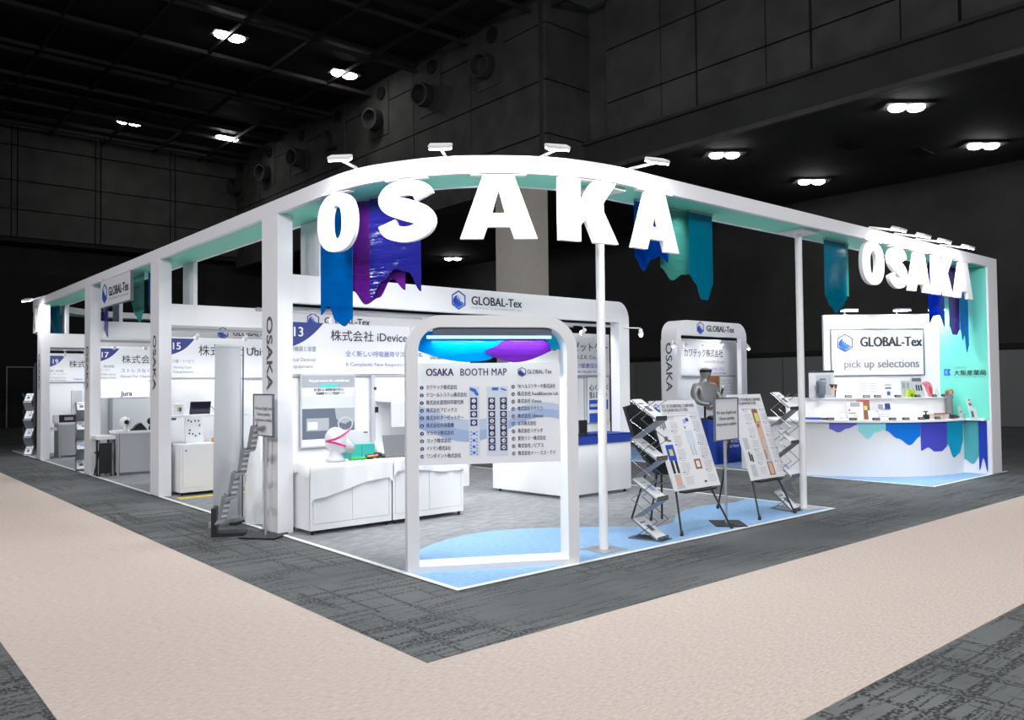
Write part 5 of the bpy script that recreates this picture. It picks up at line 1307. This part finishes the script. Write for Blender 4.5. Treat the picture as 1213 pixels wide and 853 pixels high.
texts('lettering', [('GLOBAL-Tex', (0.59, -0.006, 2.165), X, Z, 0.235, {'w': 1.06, 'bold': 0.036})], 'ink', lbx)
texts('caption', [('Global Business Tie-up for Health EXPO 2025', (0.59, -0.006, 2.09), X, Z, 0.05, {'w': 1.06})], 'inkpale', lbx)
texts('lettering', [('pick up selections', (0.30, -0.006, 1.80), X, Z, 0.20, {'w': 1.29, 'bold': 0.024})], 'inkgrey', lbx)
wa = math.atan2(DW.y, DW.x)
for u, lab in ((0.36, 'left small lamp on top of the angled logo wall'), (1.26, 'middle small lamp on top of the angled logo wall'), (1.86, 'right small lamp on top of the angled logo wall')):
    q = Vector((9.49, 2.07, 2.72)) + DW * u
    t = thing('wall_lamp', lab, 'lamp', q, wa, 'lamps over the logo board')
    obj('arm', B().tube((0, 0.03, 0), (0, 0.03, 0.05), 0.012, seg=8).tube((0, 0.03, 0.05), (0, -0.14, 0.06), 0.012, seg=8), 'white', t)
    obj('lamp_head', B().box(-0.13, 0.13, -0.24, -0.10, 0.05, 0.08), 'white', t, bevel=0.008); obj('lamp_glass', B().box(-0.12, 0.12, -0.23, -0.11, 0.042, 0.05), 'lampon', t)
    area(q + DN * 0.20 + Vector((0, 0, 0.03)), 7, 0.2, 0.1, q + DN * 0.12 - Vector((0, 0, 1.5)), 150, (0.9, 0.97, 1))

# curved counter
CC = (10.9, 2.55)
def cp(a, r): a = math.radians(a); return (CC[0] + r * math.cos(a), CC[1] + r * math.sin(a))
counter = thing('display_counter', 'curved white two-tier display counter with coloured wave foils', 'counter', (CC[0], CC[1], 0))
def rt(a): return 1.55 + 0.42 * ((a + 190) / 98.0) ** 2
def band_c(a0, a1, r0, r1, z0, z1, k=36):
    if r1 is None or r1 < 0:
        A = [a0 + (a1 - a0) * i / k for i in range(k + 1)]; e = -(r1 or 0)
        L = [((rt(a) - e) * math.cos(math.radians(a)), (rt(a) - e) * math.sin(math.radians(a))) for a in A]; R_ = [(r0 * math.cos(math.radians(a)), r0 * math.sin(math.radians(a))) for a in A]
        return B().ribbon(L, R_, z0, z1)
    A = [a0 + (a1 - a0) * i / k for i in range(k + 1)]
    L = [(r1 * math.cos(math.radians(a)), r1 * math.sin(math.radians(a))) for a in A]; R_ = [(r0 * math.cos(math.radians(a)), r0 * math.sin(math.radians(a))) for a in A]
    return B().ribbon(L, R_, z0, z1)
obj('front_panel', band_c(-205, -88, 2.08, 2.12, 0.01, 0.89), 'white', counter)
obj('front_panel', B().prism([(0, 0.01), (0.42, 0.01), (0.42, 0.89), (0, 0.89)], (0.07, -2.12, 0), (0.02, -1, 0), Z, 0.03), 'white', counter)
obj('worktop', band_c(-205, -88, 1.0, 2.20, 0.895, 0.93), 'white', counter)
obj('worktop', B().prism([(-0.03, -2.48), (0.085, -2.48), (0.085, -0.9), (-0.03, -0.9)], (0, 0, 0.93), X, Y, 0.035), 'white', counter)
obj('upper_tier', band_c(-190, -90, 0.75, -0.05, 0.93, 1.27), 'white', counter)
obj('upper_shelf', band_c(-190, -90, 0.75, None, 1.27, 1.29), 'white', counter)
# wave foils on the counter front
foils = [(-157.5, -146, (0.40, 0.62, 0.35, 0.12), 0.25, 'foil_violet'), (-145.5, -134.4, (0.5, 1.0, 0.55, 0.42), 0.26, 'foil_aqua'), (-134.1, -118.4, (0.35, 0.7, 1.0, 0.62), 0.36, 'foil_blue'),
         (-118.2, -103.0, (0.95, 0.85, 1.0, 1.0, 0.85), 0.48, 'foil_indigo'), (-102.7, -89.0, (0.62, 1.0, 0.9, 0.6), 0.60, 'foil_teal')]
for a0, a1, ed, dp, m in foils:
    b = B(); k = 30; rowsF = []
    for i in range(k + 1):
        u = i / k; a = a0 + (a1 - a0) * u; q = u * (len(ed) - 1); j = min(int(q), len(ed) - 2); f = (1 - math.cos(PI * (q - j))) / 2
        d_ = (ed[j] * (1 - f) + ed[j + 1] * f) * dp
        x, y = 2.126 * math.cos(math.radians(a)), 2.126 * math.sin(math.radians(a)); x2, y2 = 2.121 * math.cos(math.radians(a)), 2.121 * math.sin(math.radians(a))
        rowsF.append([b.bm.verts.new(p) for p in ((x, y, 0.885), (x, y, 0.885 - d_), (x2, y2, 0.885 - d_), (x2, y2, 0.885))])
    for r1, r2 in zip(rowsF, rowsF[1:]):
        for kk in range(4): b.bm.faces.new((r1[kk], r1[(kk + 1) % 4], r2[(kk + 1) % 4], r2[kk]))
    obj('wave_foil', b, m, counter)
obj('wave_foil', B().prism([(u, v + 0.885) for u, v in wavy(0.25, 0.72, (0.9, 1.0, 0.8))], (0.06, -2.13, 0), (0.02, -1, 0), Z, 0.004), 'foil_green', counter)
obj('wave_foil', B().prism([(u, v + 0.885) for u, v in wavy(0.13, 0.82, (1.0, 0.75, 1.02))], (0.055, -2.36, 0), (0.02, -1, 0), Z, 0.004), 'foil_navy', counter)

# goods on the counter
def on(a, r, z): p = cp(a, r); return (p[0], p[1], z)
def face(a): return math.radians(a + 90)
def price_card(a, r, z, lab):
    t = thing('name_plate', lab, 'name plate', on(a, r, z), face(a), 'small black name plates on the counter')
    obj('plate', B().prism([(-0.06, 0), (0.06, 0), (0.06, 0.045), (-0.06, 0.045)], (0, 0, 0), X, (0, 0.35, 0.94), 0.015), 'black', t)
    texts('plate_lettering', [('━━━', (-0.035, -0.003 + 0.005, 0.012), X, (0, 0.35, 0.94), 0.03, {})], 'board', t)
lowA = (-157, -147.5, -138, -131, -125, -117.5, -108.5, -99.5, -94)
for i, a in enumerate(lowA): price_card(a, 2.13, 0.93, 'black name plate on the lower counter tier, number %s from the left' % ('one', 'two', 'three', 'four', 'five', 'six', 'seven', 'eight', 'nine')[i])
upA = (-148, -138, -132, -121, -110, -100, -94)
for i, a in enumerate(upA): price_card(a, rt(a) - 0.035, 1.29, 'black name plate on the upper counter tier, number %s from the left' % ('one', 'two', 'three', 'four', 'five', 'six', 'seven')[i])
def upright(name, a, r, z, w_, h, m, lab, cat, prints=(), d=0.01, lean=0.15):
    t = thing(name, lab, cat, on(a, r, z), face(a))
    up = Vector((0, lean, 1)).normalized()
    obj('panel', B().prism([(-w_ / 2, 0), (w_ / 2, 0), (w_ / 2, h), (-w_ / 2, h)], (0, 0, 0), X, up, d), m, t)
    for (mm, u, v, pw_, ph) in prints:
        obj('print', B().prism([(-w_ / 2 + u, v), (-w_ / 2 + u + pw_, v), (-w_ / 2 + u + pw_, v + ph), (-w_ / 2 + u, v + ph)], (0, -0.002, 0), X, up, 0.001), mm, t)
    return t
upright('photo_display', -163.5, 1.58, 1.29, 0.42, 0.47, 'lgrey', 'monochrome photo panel with black top edge at the left end of the upper tier', 'photo panel', (('black', 0, 0.43, 0.42, 0.04), ('greyprint', 0.12, 0.05, 0.25, 0.34), ('slate', 0.18, 0.08, 0.1, 0.25)), lean=0.02)
t = thing('support_brace', 'dark grey body brace standing before the monochrome photo panel', 'brace', on(-163, 1.66, 1.29), face(-163))
obj('brace_body', B().lathe([(0.05, 0), (0.075, 0.10), (0.06, 0.17), (0.085, 0.26), (0.06, 0.30)], (0, 0, 0), 14, 1, 0.7), 'slate', t, smooth=True)
t = thing('support_brace', 'black and orange brace right of the monochrome photo panel', 'brace', on(-157, 1.54, 1.29), face(-156)); obj('brace_body', B().lathe([(0.045, 0), (0.05, 0.08), (0.075, 0.2), (0.08, 0.23)], (0, 0, 0), 14, 1, 0.7), 'black', t, smooth=True)
obj('brace_band', B().lathe([(0.066, 0.13), (0.072, 0.16)], (0, 0, 0), 14, 1, 0.75), 'orange', t)
t = thing('dark_tray', 'low black tray under the body brace', 'tray', on(-166, 1.46, 1.29), face(-166)); obj('tray_body', B().box(-0.22, 0.26, -0.1, 0.04, 0, 0.03), 'black', t)
upright('text_sheet', -135, 1.48, 1.29, 0.30, 0.28, 'board', 'wide printed text sheet in the middle of the upper tier', 'leaflet', tuple(('inkpale', 0.02 + 0.15 * c, 0.05 + 0.045 * r_, 0.11, 0.012) for c in (0, 1) for r_ in range(5)), lean=0.05)
upright('text_sheet', -124, 1.58, 1.29, 0.15, 0.25, 'board', 'narrow leaflet with a blue square on the upper tier', 'leaflet', (('inkgrey', 0.02, 0.14, 0.11, 0.03), ('blueprint', 0.05, 0.03, 0.06, 0.07), ('inkpale', 0.02, 0.20, 0.11, 0.02)), lean=0.05)
upright('photo_display', -114, 1.66, 1.29, 0.19, 0.28, 'mist', 'grey photo sheet behind the lime green item', 'photo panel', (('greyprint', 0.02, 0.15, 0.06, 0.1), ('greyprint', 0.11, 0.15, 0.06, 0.1)), lean=0.05)
t = thing('sample_toy', 'lime green folded item on the upper tier', 'sample', on(-113.5, 1.76, 1.29), face(-113)); obj('item_body', B().ring([(-0.08, 0), (0.09, 0), (0.07, 0.12), (-0.05, 0.13)], [(-0.03, 0.0), (0.035, 0.0), (0.03, 0.06), (-0.015, 0.06)], (0, 0, 0), X, Z, 0.06), 'lime', t)
t = thing('tool_case', 'tilted grey case with black tools on the upper tier', 'case', on(-106, 1.72, 1.29), face(-112)); obj('case_body', B().prism([(-0.10, 0), (0.12, 0), (0.07, 0.34), (-0.13, 0.34)], (0, 0, 0), X, (0, 0.15, 0.98), 0.05), 'mist', t)
obj('case_top', B().prism([(-0.125, 0.27), (0.075, 0.27), (0.07, 0.33), (-0.125, 0.33)], (0, -0.004, 0), X, (0, 0.15, 0.98), 0.003), 'slate', t)
for k in range(3): obj('tool', B().prism([(-0.06 + 0.05 * k, 0.11), (-0.035 + 0.05 * k, 0.11), (-0.04 + 0.05 * k, 0.21), (-0.065 + 0.05 * k, 0.21)], (0, -0.006, 0), X, (0, 0.15, 0.98), 0.006), 'black', t)
t = thing('massage_tool', 'pink curved plastic device on the upper tier', 'device', on(-100, 1.76, 1.29), face(-108)); obj('device_body', B().prism([(0.05, 0), (0.10, 0.02), (0.10, 0.16), (0.05, 0.24), (-0.05, 0.27), (-0.11, 0.24), (-0.04, 0.17), (0.0, 0.08)], (0, 0, 0), X, Z, 0.06), 'pinkp', t, bevel=0.01)
obj('device_slot', B().prism([(0.03, 0.04), (0.07, 0.05), (0.06, 0.14), (0.01, 0.18), (-0.0, 0.14)], (0, -0.004, 0), X, Z, 0.004), 'red', t)
t = thing('acrylic_stand', 'small clear acrylic stand at the right end of the upper tier', 'stand', on(-95, 1.80, 1.29), face(-99)); obj('stand_leg', B().tube((-0.06, 0, 0), (0.0, 0, 0.14), 0.005, seg=6).tube((0.0, 0, 0.14), (0.08, 0, 0.0), 0.005, seg=6), 'alu', t)
# lower tier
t = thing('folding_tool', 'black and blue folded garment at the left end of the lower tier', 'garment', on(-164, 2.0, 0.93), face(-164)); obj('garment_fold', B().box(-0.22, 0.30, -0.06, 0.06, 0, 0.03), 'black', t, bevel=0.01); obj('garment_edge', B().box(-0.22, 0.12, -0.07, -0.05, 0.0, 0.04), 'blueprint', t)
upright('text_sheet', -152.5, 1.95, 0.93, 0.14, 0.11, 'board', 'small white sheet with pale pink and blue on the lower tier', 'leaflet', (('wave2', 0.01, 0.06, 0.05, 0.03), ('pinkp', 0.06, 0.02, 0.04, 0.02)), lean=0.5)
upright('brochure_stack', -145.5, 1.90, 0.93, 0.24, 0.30, 'board', 'magazine with red and yellow marks in the middle left of the lower tier', 'magazine', (('greyprint', 0.04, 0.22, 0.15, 0.07), ('red', 0.01, 0.15, 0.03, 0.03), ('yellowp', 0.08, 0.05, 0.07, 0.03), ('inkgrey', 0.01, 0.1, 0.12, 0.02)), lean=0.25)
upright('brochure_stack', -141.5, 1.86, 0.93, 0.20, 0.33, 'brown', 'brown product poster behind the magazine on the lower tier', 'poster', (('board2', 0.02, 0.04, 0.07, 0.24), ('yellowp', 0.11, 0.16, 0.05, 0.07), ('red', 0.05, 0.29, 0.14, 0.03)), lean=0.2)
upright('text_sheet', -137.5, 1.96, 0.93, 0.17, 0.16, 'board', 'white card with thin dark edge on the lower tier', 'leaflet', (('inkgrey', 0.16, 0.0, 0.004, 0.15), ('inkgrey', 0.12, 0.145, 0.04, 0.01)), lean=0.3)
upright('photo_display', -131.5, 1.90, 0.93, 0.24, 0.28, 'board', 'sheet with blue and black photos in the centre of the lower tier', 'photo panel', (('greyprint', 0.02, 0.17, 0.08, 0.09), ('navy', 0.13, 0.17, 0.09, 0.10), ('wave1', 0.06, 0.15, 0.14, 0.04), ('inkpale', 0.02, 0.05, 0.18, 0.01), ('inkpale', 0.02, 0.08, 0.18, 0.01)), lean=0.2)
t = thing('hand_gripper', 'small black weight with a grip on the lower tier', 'device', on(-113.5, 2.06, 0.93), face(-113)); obj('device_body', B().box(-0.04, 0.05, -0.03, 0.04, 0, 0.08), 'black', t, bevel=0.01); obj('device_handle', B().box(-0.05, 0.03, -0.01, 0.01, 0.12, 0.135).box(-0.01, 0.0, -0.01, 0.01, 0.08, 0.12), 'black', t)
t = thing('wooden_caddy', 'low wooden caddy with handles on the lower tier', 'caddy', on(-106, 2.06, 0.93), face(-106)); obj('caddy_body', B().box(-0.16, 0.20, -0.05, 0.06, 0, 0.09), 'beige', t, bevel=0.006)
obj('caddy_rim', B().box(-0.17, 0.21, -0.055, -0.05, 0.08, 0.10), 'brown', t)
t = thing('fabric_strap', 'black fabric strap crumpled on the lower tier', 'strap', on(-97, 2.10, 0.93), face(-97)); obj('strap_body', B().ball((0, 0, 0.03), 0.09, 1.5, 0.6, 0.4, 10).tube((-0.05, 0, 0.05), (-0.2, 0, 0.11), 0.01, seg=6), 'black', t, smooth=True)
t = thing('display_vase', 'tall grey cylinder with cork-brown knobs at the right end of the counter', 'stand', (10.80, 0.58, 0.98)); t.scale = (0.75, 0.75, 0.85); obj('cylinder', B().lathe([(0.075, 0.0), (0.075, 0.42)]), 'greym', t, smooth=False)
obj('base_block', B().box(-0.09, 0.09, -0.09, 0.09, -0.07, 0), 'white', t)
b = B(); b.ball((-0.10, 0, 0.46), 0.045, seg=10).ball((0.13, 0.0, 0.46), 0.055, seg=10).ball((0.14, 0.02, 0.36), 0.06, seg=10); obj('knob', b, 'brown', t, smooth=True)
obj('knob_bar', B().box(-0.09, 0.12, -0.03, 0.03, 0.42, 0.47), 'beige', t)
upright('leaflet_stand', -89.3, 2.30, 0.93, 0.19, 0.34, 'board', 'white leaflet stand with red title at the right end of the lower tier', 'leaflet', (('red', 0.03, 0.21, 0.14, 0.05), ('slate', 0.04, 0.30, 0.1, 0.02), ('slate', 0.06, 0.02, 0.10, 0.10)), lean=0.2)
upright('leaflet_stand', -91, 2.15, 0.93, 0.13, 0.20, 'mist', 'small grey leaflet stand left of the red-titled one', 'leaflet', (('slate', 0.02, 0.1, 0.08, 0.02),), lean=0.2)
t = thing('leaflet_stand', 'smallest leaflet stand beside the end column', 'leaflet', (10.90, 0.18, 0.93), 0); obj('panel', B().prism([(-0.08, 0), (0.04, 0), (0.04, 0.18), (-0.08, 0.18)], (0, 0, 0), X, (0, 0.2, 0.98), 0.01), 'board', t)

# ================================================================== far left plant and rear details
t = thing('potted_plant', 'dark potted plant in the unlit hall beyond the left end', 'plant', (0.6, 27, 0))
obj('pot', B().lathe([(0.22, 0), (0.28, 0.35)]), 'black', t)
b = B(); rnd = random.Random(4)
for i in range(60):
    a = rnd.random() * 2 * PI; e = 0.3 + rnd.random() * 1.1; r_ = 0.3 + 0.6 * rnd.random(); z = 0.35 + rnd.random() * 1.1
    p = Vector((0, 0, z)); q = Vector((r_ * math.cos(a), r_ * math.sin(a), z + 0.3 * e)); s_ = Vector((-math.sin(a), math.cos(a), 0)) * 0.05
    m_ = (p + q) / 2 + Vector((0, 0, 0.08)); v = [b.bm.verts.new(x) for x in (p, m_ + s_, q, m_ - s_)]; b.bm.faces.new(v)
obj('foliage', b, 'dark_green', t)['kind'] = 'stuff'

# ================================================================== BOOTH LIGHTING (added lights without fixtures)
# area lights added under each fascia bridge to brighten the booths below
for y, p_ in ((3.45, 52), (7.45, 46), (11.35, 46), (15.6, 46)):
    area((2.8, y, 2.42), p_, 5.0, 0.12, (2.8, y + 0.8, 0.4), 165, (0.93, 0.97, 1.0))
area((10.3, 4.86, 2.45), 8, 1.8, 0.1, (10.1, 5.25, 1.0), 165, (0.93, 0.97, 1.0))

# unseen spots added just below the soffit to lift the booth fronts
for (x, y, tx, ty) in ((0.55, 1.75, 1.2, 3.6), (1.45, 0.65, 2.4, 3.6), (3.2, 0.45, 4.3, 3.4), (4.8, 0.42, 4.9, 3.4), (9.0, 0.42, 9.9, 1.8)):
    spot((x, y, ZB - 0.03), 130, 95, (tx, ty, 0.5), 0.25, 0.7, (0.96, 0.98, 1.0))
for (y,) in ((5.6,), (9.3,), (13.2,)):
    spot((0.40, y, ZB - 0.03), 60, 100, (0.8, y + 1.6, 0.4), 0.25, 0.7, (0.96, 0.98, 1.0))

# extra unseen spots added under the beam, brightening the bridges and first booth
for (x, y, tx, ty, tz, p_) in ((1.0, 0.85, 1.2, 3.2, 2.6, 60), (2.9, 0.45, 3.2, 3.2, 2.6, 60), (5.0, 0.45, 5.2, 3.2, 2.4, 60), (7.6, 0.45, 9.9, 4.8, 1.7, 520), (8.6, 0.42, 9.6, 1.6, 0.6, 60)):
    spot((x, y, ZB - 0.03), p_, 75, (tx, ty, tz), 0.2, 0.8, (0.97, 0.98, 1.0))
